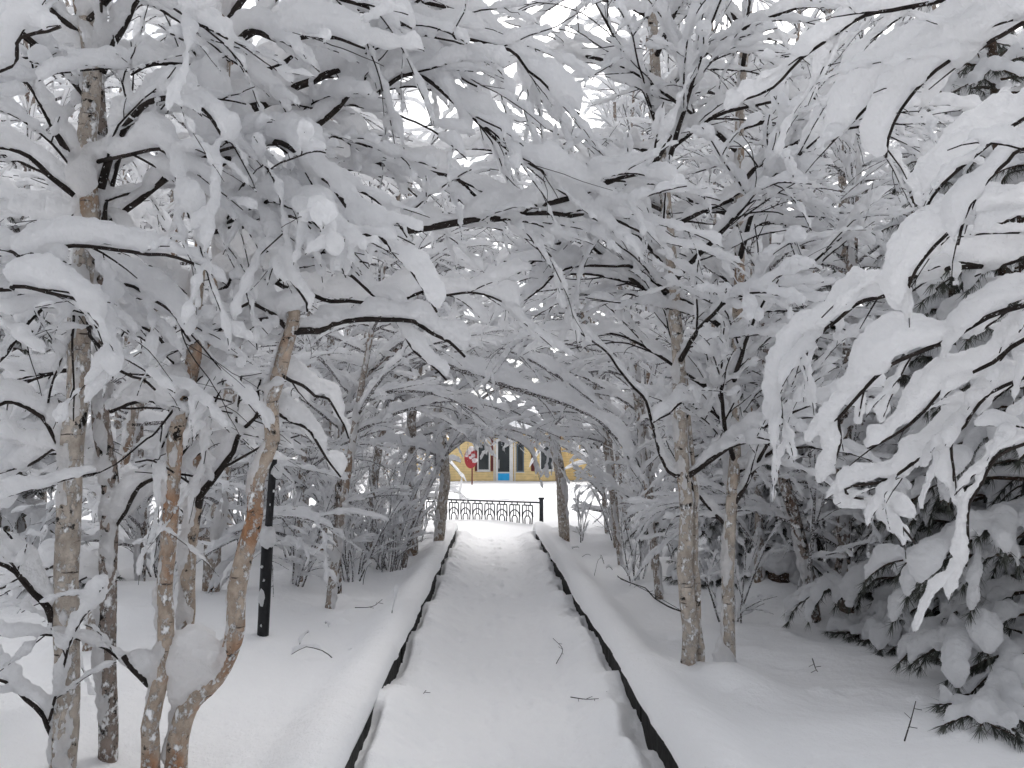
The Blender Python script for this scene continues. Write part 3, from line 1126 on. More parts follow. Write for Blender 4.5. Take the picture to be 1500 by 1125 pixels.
# --- pale birch at the far left
t = Tree('birch_tree', 'pale beige birch, leftmost of the near trunks, forking at head height above its scars', 'tree', P(88, 1180, 3.51), 11, 0, bark=M_BIRCH, voxel=.011)
t.base[2] = ground_z(*t.base[:2])
tp, tr = t.trunk(sink(PP([(91, 1116), (94, 992), (96, 903), (103, 760), (108, 667), (115, 583), (113, 498), (124, 390), (130, 320), (131, 270), (135, 160), (131, 100), (121, 0), (112, -120), (116, -260)], 3.9)), .056, .034, az=4.0)
L = lambda l, d, r, sn=MED, **k: t.limb(PP(l, d), r, snow=sn, **k)
L([(145, 270), (164, 213), (188, 174), (217, 149), (263, 142), (300, 160), (335, 205)], (3.9, 3.5), .017, BIG)
L([(112, 280), (96, 220), (64, 167), (32, 123), (-10, 100)], (3.9, 3.7), .017, BIG)
L([(108, 285), (64, 242), (30, 222), (0, 213), (-40, 220)], (3.9, 3.6), .012, BIG)
L([(150, 335), (164, 270), (192, 199), (213, 171), (250, 120)], (3.9, 4.3), .012, SML)
L([(145, 105), (188, 39), (206, 0), (225, -50)], (3.9, 4.0), .018, BIG)
L([(120, 100), (85, 75), (53, 53), (0, 36), (-40, 40)], (3.9, 3.8), .012, BIG)
L([(91, 647), (61, 613), (27, 593), (0, 603), (-40, 630)], (3.9, 3.7), .011, BIG)
L([(86, 930), (60, 881), (21, 842), (0, 821), (-40, 800)], (3.9, 3.6), .017, BIG)
L([(80, 1092), (68, 1049), (36, 1027), (0, 1000), (-30, 990)], (3.9, 3.7), .012, MED)
L([(118, 390), (90, 440), (70, 420), (20, 430), (-20, 450)], (3.9, 3.5), .010, BIG)
L([(112, 480), (85, 450), (50, 470), (10, 520), (-30, 540)], (3.9, 3.6), .010, BIG)
L([(120, 380), (160, 400), (230, 440), (275, 500)], (3.9, 3.6), .008, BIG)
L([(125, 310), (90, 330), (40, 310), (-20, 290)], (3.9, 4.4), .010, BIG)
L([(127, 240), (170, 230), (230, 225), (262, 262), (280, 320)], (3.9, 3.4), .009, BIG)
L([(122, 450), (133, 470), (150, 520), (180, 545), (225, 575)], (3.9, 3.4), .008, None, sec=.35)
L([(110, 690), (85, 660), (50, 680), (-10, 690)], (3.9, 4.2), .008, BIG)
L([(128, 60), (80, 10), (30, -20), (-30, -60)], (3.9, 3.7), .012, BIG)
L([(124, 40), (180, -10), (260, 10), (330, 60)], (3.9, 3.5), .012, BIG)
t.crown(tp, tr, 3.6, 5.0, 5, 1.3, snow=MED)
t.lump(P(120, 255, 3.447), (.06, .05, .10))
t.lump(P(100, 440, 3.402), (.12, .08, .07))
t.build()

# --- speckled dark trunk next to it
t = Tree('birch_tree', 'slim dark trunk speckled all over with snow, second near trunk from the left', 'tree', P(155, 1140, 3.65), 12, 0, bark=M_BIRCH_D, voxel=.011)
t.base[2] = ground_z(*t.base[:2])
tp, tr = t.trunk(sink(PP([(155, 1116), (153, 1009), (153, 903), (155, 814), (155, 752), (157, 684), (150, 596), (153, 530), (157, 475), (150, 390), (150, 300), (146, 200), (142, 90), (150, -60), (150, -220)], 4.06)), .044, .024, plaster=1.8, az=4.6)
t.limb(PP([(140, 600), (130, 570), (100, 540), (70, 545), (20, 570)], (4.06, 4.2)), .012, snow=BIG)
t.limb(PP([(165, 780), (190, 750), (205, 715), (240, 690), (280, 700)], (4.06, 4.1)), .012, snow=BIG)
t.limb(PP([(160, 600), (185, 590), (220, 585), (245, 600)], (4.06, 4.0)), .008, snow=MED)
t.limb(PP([(150, 700), (120, 660), (80, 665), (35, 668), (0, 690)], (4.06, 4.8)), .008, snow=BIG)
t.limb(PP([(155, 480), (200, 440), (250, 430), (300, 450)], (4.06, 4.8)), .009, snow=MED)
t.limb(PP([(155, 860), (110, 830), (50, 840), (0, 860)], (4.06, 4.9)), .008, snow=BIG)
t.crown(tp, tr, 2.4, 5.4, 10, 1.3, snow=MED)
t.build()

# --- orange birch
t = Tree('birch_tree', 'slender orange-barked birch just left of the forked clump, snow ball in its upper fork', 'tree', P(224, 1160, 3.6), 13, 0, bark=M_BIRCH_O, voxel=.011)
t.base[2] = ground_z(*t.base[:2])
tp, tr = t.trunk(sink(PP([(224, 1125), (231, 1080), (233, 1027), (238, 953), (242, 832), (245, 743), (252, 667), (258, 616), (262, 585), (277, 522), (279, 481), (290, 397), (303, 320), (311, 277), (320, 180), (330, 80), (340, -60), (345, -220)], 4.0)), .040, .023, plaster=1.1, az=3.6)
t.limb(PP([(225, 1005), (205, 980), (187, 963)], (4.0, 3.9)), .013, .011, snow=BIG, sec=3)
t.limb(PP([(262, 590), (285, 570), (320, 540), (345, 500), (380, 470), (420, 447)], (4.0, 4.3)), .014, snow=MED)
t.limb(PP([(258, 600), (225, 640), (180, 668), (120, 695)], (4.0, 3.6)), .005, .002, snow=None, sec=.5)
t.limb(PP([(262, 585), (300, 584), (332, 592)], (4.0, 3.8)), .006, .003, snow=None, sec=.4)
t.limb(PP([(315, 265), (340, 290), (350, 275), (365, 262)], (4.0, 3.8)), .012, snow=BIG)
t.limb(PP([(318, 215), (350, 170), (400, 145), (500, 100), (571, 59), (617, 0), (640, -50)], (4.0, 4.6)), .022, snow=(.064, .075))
t.limb(PP([(318, 230), (370, 210), (440, 200), (500, 156), (539, 117), (600, 85), (649, 96), (700, 125)], (4.0, 4.6)), .016, snow=BIG)
t.limb(PP([(318, 195), (360, 200), (420, 215), (470, 260), (520, 320), (560, 350), (600, 400), (640, 455)], (4.0, 3.3)), .012, snow=(.062, .07), droop=1.8)
t.limb(PP([(305, 315), (330, 330), (375, 310), (395, 350), (420, 400), (445, 460)], (4.0, 3.4)), .009, snow=MED, droop=1.8)
t.limb(PP([(300, 340), (360, 330), (400, 290), (430, 310), (470, 330), (500, 355)], (4.0, 3.4)), .010, snow=BIG)
t.limb(PP([(325, 130), (290, 100), (240, 90), (190, 110)], (4.0, 3.7)), .012, snow=BIG)
t.limb(PP([(330, 90), (360, 50), (420, 60), (480, 50), (540, 70)], (4.0, 3.7)), .014, snow=(.066, .078))
t.limb(PP([(335, 30), (380, -20), (450, -30), (540, 10), (600, 40)], (4.0, 4.0)), .014, snow=BIG)
t.limb(PP([(285, 440), (240, 400), (190, 380), (150, 400)], (4.0, 4.5)), .010, snow=MED)
t.limb(PP([(270, 560), (235, 500), (200, 480), (170, 465)], (4.0, 3.8)), .009, snow=MED)
t.limb(PP([(252, 690), (290, 640), (330, 620), (380, 600)], (4.0, 4.6)), .008, snow=MED)
t.crown(tp, tr, 3.8, 5.0, 4, 1.4, snow=MED)
t.lump(P(250, 562, 3.537), (.075, .07, .085))
t.lump(P(306, 130, 3.420), (.10, .09, .13))
t.lump(P(300, 180, 3.375), (.09, .08, .09))
t.build()

# --- forked clump, two stems from one root with a big snow cushion in the fork
t = Tree('birch_tree', 'two-stemmed birch with a big snow cushion in its low fork, right of the orange birch', 'tree', P(262, 1160, 3.65), 14, 0, bark=M_BIRCH_O, voxel=.011)
t.base[2] = ground_z(*t.base[:2])
tp, tr = t.trunk(sink(PP([(262, 1125), (266, 1090), (284, 1038), (316, 995), (338, 938), (347, 860), (358, 805), (370, 755), (375, 718), (389, 643), (405, 569), (415, 508), (424, 455)], 4.06)), .050, .030, plaster=1.3, az=3.4)
tq, tw = t.trunk(PP([(264, 1105), (266, 1040), (263, 1000), (268, 940), (274, 896), (276, 814), (284, 735), (294, 650), (304, 569), (312, 481), (317, 414), (330, 300), (338, 180), (345, 60), (350, -80), (355, -220)], (4.06, 4.7)), .038, .022, plaster=2.0, az=3.9)
for q_, r_ in (((292, 965), (.105, .08, .13)), ((280, 1000), (.07, .06, .11)), ((300, 935), (.09, .07, .06)), ((268, 960), (.05, .05, .10)), ((305, 985), (.07, .06, .09)),
               ((272, 1050), (.04, .035, .11)), ((284, 1030), (.045, .04, .09)), ((318, 950), (.06, .05, .08))):
    t.lump(P(q_[0] - 14, q_[1], 3.64), r_)
t.lump(P(426, 440, 3.64), (.08, .07, .05))
t.limb(PP([(288, 745), (303, 720), (321, 694), (351, 640), (368, 610), (385, 560)], (4.3, 4.1)), .018, snow=BIG)
t.limb(PP([(424, 488), (450, 479), (473, 478), (520, 466), (570, 466), (615, 478), (645, 495), (680, 520)], (4.06, 4.5)), .016, .006, snow=BIG)
t.limb(PP([(424, 478), (400, 460), (370, 480), (345, 505), (330, 545), (318, 590)], (4.06, 4.0)), .011, snow=MED)
t.limb(PP([(400, 600), (440, 620), (470, 660), (500, 700)], (4.06, 4.5)), .008, snow=MED)
t.limb(PP([(312, 470), (360, 430), (420, 400), (500, 355), (560, 345), (607, 338), (699, 324), (742, 317), (795, 302), (856, 281), (898, 267), (959, 238), (985, 200)], (4.25, 4.5)), .022, .009, snow=(.040, .060), sec=.26, gap=0)
t.limb(PP([(740, 319), (790, 314), (841, 313), (891, 320), (960, 350)], (4.4, 4.6)), .013, snow=BIG)
t.limb(PP([(322, 350), (400, 270), (500, 249), (553, 245), (628, 245), (680, 275), (760, 330), (810, 370)], (4.4, 4.6)), .016, snow=(.060, .07))
t.limb(PP([(335, 230), (420, 170), (520, 150), (600, 110), (680, 160), (760, 230), (860, 285)], (4.4, 4.4)), .014, snow=(.064, .075))
t.limb(PP([(340, 130), (430, 90), (540, 60), (650, 50), (740, 75), (800, 130), (850, 170)], (4.4, 4.6)), .014, snow=(.062, .072))
t.limb(PP([(345, 60), (450, 20), (560, -10), (680, 20), (760, 80), (800, 150)], (4.4, 4.8)), .014, snow=BIG)
t.limb(PP([(320, 400), (420, 360), (500, 400), (560, 450), (620, 520), (660, 560)], (4.4, 4.4)), .010, snow=BIG, droop=1.7)
t.limb(PP([(318, 430), (370, 400), (450, 430), (540, 440), (620, 430), (700, 430), (760, 450)], (4.4, 4.7)), .012, snow=BIG)
t.limb(PP([(419, 470), (370, 440), (330, 470), (300, 500)], (4.06, 3.9)), .009, snow=MED)
t.limb(PP([(410, 550), (440, 560), (480, 590), (510, 640)], (4.06, 4.8)), .008, snow=MED)
t.limb(PP([(280, 760), (230, 720), (190, 720), (150, 740)], (4.3, 5.0)), .008, snow=MED)
t.crown(tq, tw, 3.6, 5.4, 6, 1.7, snow=MED)
t.build()

DS = 1.0
# --- tree standing outside the frame at the left: its lowest boughs reach in, very near
t = Tree('birch_tree', 'thick snow-heaped bough reaching in at the left edge, in front of the pale birch', 'tree', (-3.0, 2.0, .3), 15, 0, bark=M_BIRCH, voxel=.009)
t.trunk([(-3.0, 2.0, .1), (-2.95, 2.0, 1.5), (-3.0, 2.1, 3.2), (-2.9, 2.1, 5)], .06, .03)
t.limb([(-2.95, 2.0, 2.1)] + PP([(-60, 360), (40, 375), (110, 365), (180, 362), (245, 372), (300, 395)], 3.0), .014, .005, snow=(.062, .060), seclen=(.15, .4), droop=2.4)
t.limb([(-2.95, 2.0, 1.9)] + PP([(-60, 430), (20, 420), (85, 425), (125, 450), (150, 480)], 2.9), .014, .005, snow=(.064, .062), seclen=(.15, .5), droop=2.6)
t.limb([(-2.97, 2.05, 2.5)] + PP([(-60, 120), (30, 60), (90, 40)], 2.9), .014, .005, snow=(.05, .05), seclen=(.2, .4))
t.build()

DS = 1.0
# --- birch out of frame at the upper right with heavily loaded boughs hanging in
t = Tree('birch_tree', 'heavily loaded boughs slanting in from the upper right corner, nearest of all', 'tree', (2.75, 2.1, .3), 16, 0, bark=M_BIRCH, voxel=.009)
t.trunk([(2.75, 2.1, .1), (2.7, 2.1, 1.5), (2.75, 2.2, 3.2), (2.7, 2.3, 5)], .07, .035)
A = np.array([2.72, 2.12, 2.4])
B_ = np.array([2.74, 2.2, 3.2])
L = lambda l, d, r, sn, a=A, **k: t.limb([a] + PP(l, d), r, snow=sn, **k)
L([(1540, -20), (1455, 25), (1409, 60), (1320, 112), (1249, 171), (1215, 205)], (2.6, 3.0), .016, (.088, .098), B_, seclen=(.15, .4), sec=.22)
L([(1560, 10), (1500, 35), (1462, 55), (1373, 110), (1309, 180), (1290, 230)], (2.5, 2.9), .012, (.076, .082), B_, seclen=(.15, .4), sec=.22)
L([(1600, 120), (1500, 172), (1462, 205), (1391, 263), (1365, 300)], (2.5, 2.8), .012, (.068, .072), seclen=(.15, .4), droop=2.2, sec=.2)
L([(1600, 280), (1500, 300), (1445, 308), (1391, 338), (1341, 395), (1320, 450)], (2.5, 2.8), .012, (.080, .084), seclen=(.15, .4), droop=2.2, sec=.2)
L([(1620, 420), (1500, 448), (1420, 476), (1340, 516), (1292, 548), (1252, 600), (1228, 640), (1218, 690)], (2.6, 3.2), .014, (.060, .064), seclen=(.15, .45), droop=2.4, a=np.array([2.72, 2.1, 2.0]))
L([(1600, 350), (1480, 380), (1380, 395), (1320, 416), (1260, 440), (1212, 480), (1172, 508), (1148, 560), (1140, 624)], (2.8, 3.5), .014, (.058, .062), seclen=(.15, .5), droop=2.2, a=np.array([2.72, 2.1, 2.2]))
L([(1600, 480), (1500, 500), (1452, 528), (1380, 568), (1340, 616), (1272, 656)], (2.7, 3.1), .012, (.058, .060), seclen=(.15, .45), droop=2.2, a=np.array([2.72, 2.1, 1.9]))
L([(1560, -60), (1391, 0), (1288, 12), (1228, 46), (1188, 75), (1130, 130), (1080, 150)], (2.8, 3.3), .013, (.052, .058), B_, seclen=(.2, .5))
L([(1600, 540), (1500, 560), (1430, 600), (1400, 660), (1395, 720)], (2.8, 3.1), .010, (.038, .042), seclen=(.15, .4), droop=2.6, a=np.array([2.72, 2.1, 1.8]))
L([(1600, 640), (1520, 640), (1450, 690), (1420, 760), (1410, 830)], (2.8, 3.1), .009, (.036, .04), seclen=(.15, .4), droop=2.2, a=np.array([2.72, 2.1, 1.6]))
L([(1600, 520), (1480, 560), (1380, 640), (1300, 700), (1240, 715), (1290, 745), (1345, 800)], (2.9, 3.5), .010, (.036, .042), seclen=(.2, .5), droop=1.8, a=np.array([2.72, 2.1, 1.75]))
L([(1560, 220), (1480, 235), (1430, 300), (1410, 360)], (2.4, 2.6), .010, (.045, .05), seclen=(.15, .4), droop=2.4)
t.build()

DS = 0.953
# --- right-hand birches
t = Tree('birch_tree', 'pale birch with black scars right of the path, a thin second stem at its foot', 'tree', P(1008, 990, 5.1), 21, 0, bark=M_BIRCH, voxel=.012)
t.base[2] = ground_z(*t.base[:2])
tp, tr = t.trunk(sink(PP([(1006, 985), (1008, 925), (1006, 845), (1004, 760), (998, 640), (996, 532), (990, 460), (987, 400), (975, 300), (968, 220), (960, 120), (955, 0), (950, -150)], 5.35)), .051, .026, plaster=.7, az=3.5)
t.trunk(PP([(1027, 985), (1022, 900), (1018, 800), (1018, 690), (1010, 600), (1002, 545)], 5.4), .026, .010, plaster=.5)
t.limb(PP([(998, 690), (980, 690), (950, 600), (920, 560), (880, 510), (840, 480)], (5.35, 5.1)), .011, snow=SML)
t.limb(PP([(1002, 900), (970, 880), (940, 860), (905, 845)], (5.35, 5.2)), .005, .002, snow=None, sec=.5)
t.limb(PP([(990, 440), (940, 400), (880, 390), (820, 400), (770, 440)], (5.35, 5.2)), .012, snow=MED)
t.limb(PP([(978, 310), (930, 300), (870, 330), (800, 370), (740, 420)], (5.35, 5.3)), .012, snow=MED)
t.limb(PP([(970, 230), (1010, 200), (1040, 174), (1124, 149), (1200, 139), (1284, 117)], (5.35, 5.0)), .012, snow=MED)
t.crown(tp, tr, 1.15, 5.3, 27, 1.6, bias=(-.5, 0), bw=.5, elev=(15, 55), droop=.5, snow=(.032, .040), seclen=(.45, 1.1), dens=.95)
t.build()

t = Tree('birch_tree', 'straight pale birch standing right of the scarred birch, its foot sunk in a snow mound', 'tree', P(1071, 1000, 5.2), 22, 0, bark=M_BIRCH, voxel=.012)
t.base[2] = ground_z(*t.base[:2])
tp, tr = t.trunk(sink(PP([(1072, 997), (1068, 885), (1072, 745), (1074, 680), (1076, 580), (1078, 480), (1083, 320), (1085, 135), (1092, 18), (1095, -150)], 5.5)), .042, .025, plaster=1.2, az=3.4)
t.limb(PP([(1080, 690), (1110, 680), (1132, 660), (1180, 656), (1220, 650)], (5.5, 5.2)), .012, snow=MED)
t.limb(PP([(1075, 640), (1040, 600), (1000, 590), (960, 620)], (5.5, 5.0)), .010, snow=MED)
t.lump(P(1060, 970, 5.22), (.085, .07, .15))
t.lump(P(1074, 635, 5.2), (.06, .05, .07))
t.crown(tp, tr, 1.0, 5.3, 27, 1.6, bias=(.1, -.2), bw=.4, elev=(15, 55), droop=.5, snow=(.032, .040), seclen=(.45, 1.1), dens=.95)
t.build()

DS = 1.0
# --- trees farther along the path: trunk from the photograph, crown grown over it
mid = [
    # name label base(px,py,d) trunk pixels, r0,r1, lod, bark, crown(z0,z1,n,L,bias,bw)
    ('birch with a snow-plastered trunk behind the two-stemmed birch', [(309, 865), (312, 800), (322, 740), (330, 660), (340, 560), (345, 430), (350, 250), (352, 60)], 8.4, .085, .04, 1, M_BIRCH_F, (1.5, 5.8, 22, 1.7, (1, 0), .5)),
    ('upright birch with bare brown trunk behind the shrub stems left of the path', [(606, 812), (604, 740), (603, 640), (600, 560), (596, 470), (600, 350), (598, 200)], 11.5, .070, .04, 1, M_BIRCH_F, (1.9, 6.6, 20, 2.0, (1, -.1), .4)),
    ('dark leaning tree bent right in an arch over the end of the path', [(588, 832), (600, 790), (625, 722), (652, 668), (680, 620), (705, 585), (740, 565)], 10.5, .036, .020, 1, M_BIRCH_D, (1.7, 2.6, 9, 1.0, (1, 0), .6)),
    ('smooth tan birch close to the left kerb near the iron fence', [(641, 795), (647, 745), (652, 700), (648, 650), (640, 590), (636, 500), (640, 380)], 14.0, .085, .05, 1, M_BIRCH, (2.3, 6.6, 21, 1.9, (.8, 0), .5)),
    ('grey birch among thin stems at the left of the clearing', [(470, 805), (474, 740), (478, 660), (482, 560), (486, 420), (480, 260)], 12.5, .075, .035, 1, M_BIRCH_F, (1.2, 6.2, 20, 1.9, (.6, -.4), .5)),
    ('stout pale birch at the right of the path end, snow-white from foot to fork', [(828, 792), (824, 740), (820, 690), (812, 650), (808, 600), (800, 520), (802, 400), (806, 250)], 13.6, .095, .045, 1, M_BIRCH, (1.9, 6.4, 20, 1.8, (-.4, -.2), .5)),
    ('crooked dark tree leaning left behind the two right-hand birches', [(1195, 905), (1185, 850), (1165, 760), (1145, 690), (1130, 600), (1120, 480), (1125, 330), (1130, 180)], 7.4, .060, .026, 1, M_BIRCH_D, (1.0, 5.4, 21, 1.5, (-.5, -.2), .4)),
    ('brown rough trunk with a snowy foot between the crooked tree and the pine', [(1238, 892), (1236, 800), (1237, 700), (1240, 600), (1246, 450), (1250, 300), (1255, 120)], 7.8, .080, .035, 1, M_BIRCH_D, (1.2, 5.6, 20, 1.5, (-.3, -.4), .4)),
    ('thin birch rising left of the scarred birch in the right-hand thicket', [(960, 830), (955, 760), (948, 660), (935, 560), (920, 440), (905, 300), (900, 150)], 9.5, .045, .02, 1, M_BIRCH_F, (1.3, 6.0, 21, 1.8, (-.8, 0), .5)),
    ('slender birch in the right-hand thicket behind the straight pale birch', [(1110, 850), (1112, 760), (1108, 640), (1100, 500), (1105, 350), (1110, 180)], 9.0, .05, .022, 1, M_BIRCH_F, (1.0, 6.0, 21, 1.7, (-.5, -.3), .4)),
    ('slim birch behind the dark speckled trunk on the left', [(205, 850), (208, 760), (203, 640), (210, 500), (215, 330), (212, 150)], 7.2, .055, .025, 1, M_BIRCH_D, (1.0, 5.4, 21, 1.5, (.4, -.3), .4)),
    ('slim birch whose crown hangs over the black post', [(440, 850), (438, 770), (445, 660), (452, 520), (455, 380), (460, 200)], 8.8, .045, .022, 1, M_BIRCH_F, (1.4, 5.8, 21, 1.9, (.8, -.1), .5)),
    ('birch at the far left edge behind the pale birch', [(30, 840), (32, 740), (28, 600), (35, 430), (40, 250), (38, 60)], 6.6, .055, .025, 1, M_BIRCH_D, (.9, 5.2, 21, 1.4, (.3, -.3), .3)),
    ('birch leaning over the path high above the fence on the right', [(905, 800), (900, 740), (893, 660), (880, 560), (860, 460), (830, 360), (800, 280), (770, 220)], 12.0, .060, .028, 1, M_BIRCH_F, (2.0, 6.8, 21, 1.9, (-.6, 0), .5)),
    ('birch leaning over the path high above the fence on the left', [(540, 815), (545, 750), (555, 660), (580, 540), (610, 430), (650, 330), (690, 250)], 11.0, .060, .028, 1, M_BIRCH_F, (2.0, 6.6, 21, 1.9, (.6, 0), .5)),
]
for i, (lab, px, d, r0, r1, lod, bark, cr) in enumerate(mid):
    d = GR(*px[0])
    pts = PP(px, d)
    b = np.array(pts[0])
    b[2] = ground_z(b[0], b[1])
    if lab.startswith('dark leaning'):
        pts = PP(px, (d, d + 1.0))
    pts[0] = np.array([pts[0][0], pts[0][1], b[2] - .2])
    t = Tree('birch_tree', lab, 'tree', b, 100 + i, lod, bark=bark, voxel=.0135 if d < 9.6 else .0155, snowk=1.0 if d < 9.6 else 1.1)
    tp, tr = t.trunk(pts, r0, r1, plaster=1.6)
    z0, z1, n, ln, bi, bw = cr
    if abs(b[0]) > 1.5 and z0 < 1.9:
        z0 = .55
    if d > 8:
        z1, n = z1 - 1.3, int(n * .8)
    t.crown(tp, tr, z0, z1, n, ln, bias=bi, bw=bw, elev=(12, 55), droop=.5, snow=(.035, .044), seclen=(.55, 1.3), dens=.85)
    if lab.startswith('dark leaning'):
        t.free = True
        t.limb([tp[-1]] + PP([(770, 580), (800, 620), (812, 660)], 11.5), .014, snow=(.06, .065))
        t.limb([tp[int(len(tp) * .75)]] + PP([(715, 602), (745, 600), (800, 628), (852, 652), (870, 690)], 11.3), .012, snow=(.045, .05), seclen=(.25, .6), droop=1.6)
        t.limb([tp[int(len(tp) * .70)]] + PP([(700, 618), (735, 612), (775, 622), (830, 645)], 11.0), .010, snow=(.04, .045), seclen=(.25, .5), droop=1.6)
        t.limb([tp[int(len(tp) * .66)]] + PP([(670, 610), (655, 590), (690, 560), (740, 555)], 10.8), .010, snow=(.04, .045), seclen=(.3, .6), droop=1.2)
        t.limb([tp[int(len(tp) * .62)]] + PP([(700, 640), (740, 640), (775, 660), (790, 700)], 11.2), .012, snow=(.045, .05), seclen=(.2, .4))
        t.limb([tp[int(len(tp) * .55)]] + PP([(610, 655), (560, 650), (520, 655)], 10.4), .014, snow=(.06, .06), seclen=(.2, .5), droop=2)
    t.build()

# snow-heaped bough hanging across the arch (from the right-hand side, before the clearing)
t = Tree('birch_tree', 'bent birch whose thick snowy bough dips over the path in front of the house', 'tree', (-1.55, 8.6, .3), 41, 1, bark=M_BIRCH_D, voxel=.012)
t.free = True
tp, tr = t.trunk([(-1.6, 8.6, .1), (-1.6, 8.55, 1.2), (-1.5, 8.5, 2.2), P(600, 500, 8.3), P(640, 530, 8.0)], .045, .026)
t.limb([tp[-1]] + PP([(690, 548), (760, 572), (820, 590), (870, 612), (905, 645), (925, 680)], (7.8, 7.4)), .022, .008, snow=(.085, .092), seclen=(.25, .6), droop=2.2)
t.limb([tp[-4]] + PP([(690, 500), (760, 520), (830, 560), (870, 590)], (8.0, 7.6)), .014, .006, snow=(.06, .066), seclen=(.25, .6), droop=2)
t.crown(tp, tr, 1.7, 2.9, 10, 1.2, bias=(.5, 0), bw=.5)
t.build()

for i, (x, y, lean, lab) in enumerate(((-1.5, 7.6, .10, 'young birch arching over the path from the left, near the black post'), (-1.35, 12.0, .08, 'young birch arching over the path from the left, behind the dark leaning tree'),
                                       (-2.1, 15.0, .10, 'young birch arching over the left end of the iron fence'), (1.75, 8.3, -.08, 'young birch arching over the path from the right, behind the scarred birch'),
                                       (1.8, 11.0, -.10, 'young birch arching over the path from the right, halfway along it'), (2.5, 14.6, -.10, 'young birch arching over the right end of the iron fence'),
                                       (-2.72, 5.6, .12, 'thin birch right behind the slim dark speckled trunk'),
                                       (-1.25, 14.4, .07, 'short birch arching low over the far end of the left kerb'), (2.05, 14.0, -.08, 'short birch arching low over the far end of the right kerb'))):
    bz = float(ground_z(x, y))
    t = Tree('birch_tree', lab, 'tree', (x, y, bz), 150 + i, 1, bark=M_BIRCH_F, voxel=.0135 if y < 10 else .0155, snowk=1.05)
    hh = 4.6 if y < 9 else 5.4
    if lab.startswith('short'):
        hh = 3.6
    pts = [np.array([x + lean * z + lean * .12 * z * z, y, bz - .15 + z]) for z in np.linspace(0, hh, 8)]
    tp, tr = t.trunk(pts, .042, .016, plaster=1.6)
    t.crown(tp, tr, .6 if hh < 4 else 1.7, hh - .1, 13 if y < 9 else 14, 2.2, bias=(np.sign(lean), -.15), bw=.7, elev=(0, 50), droop=.5, snow=(.035, .044), seclen=(.55, 1.3), dens=.8)
    t.build()
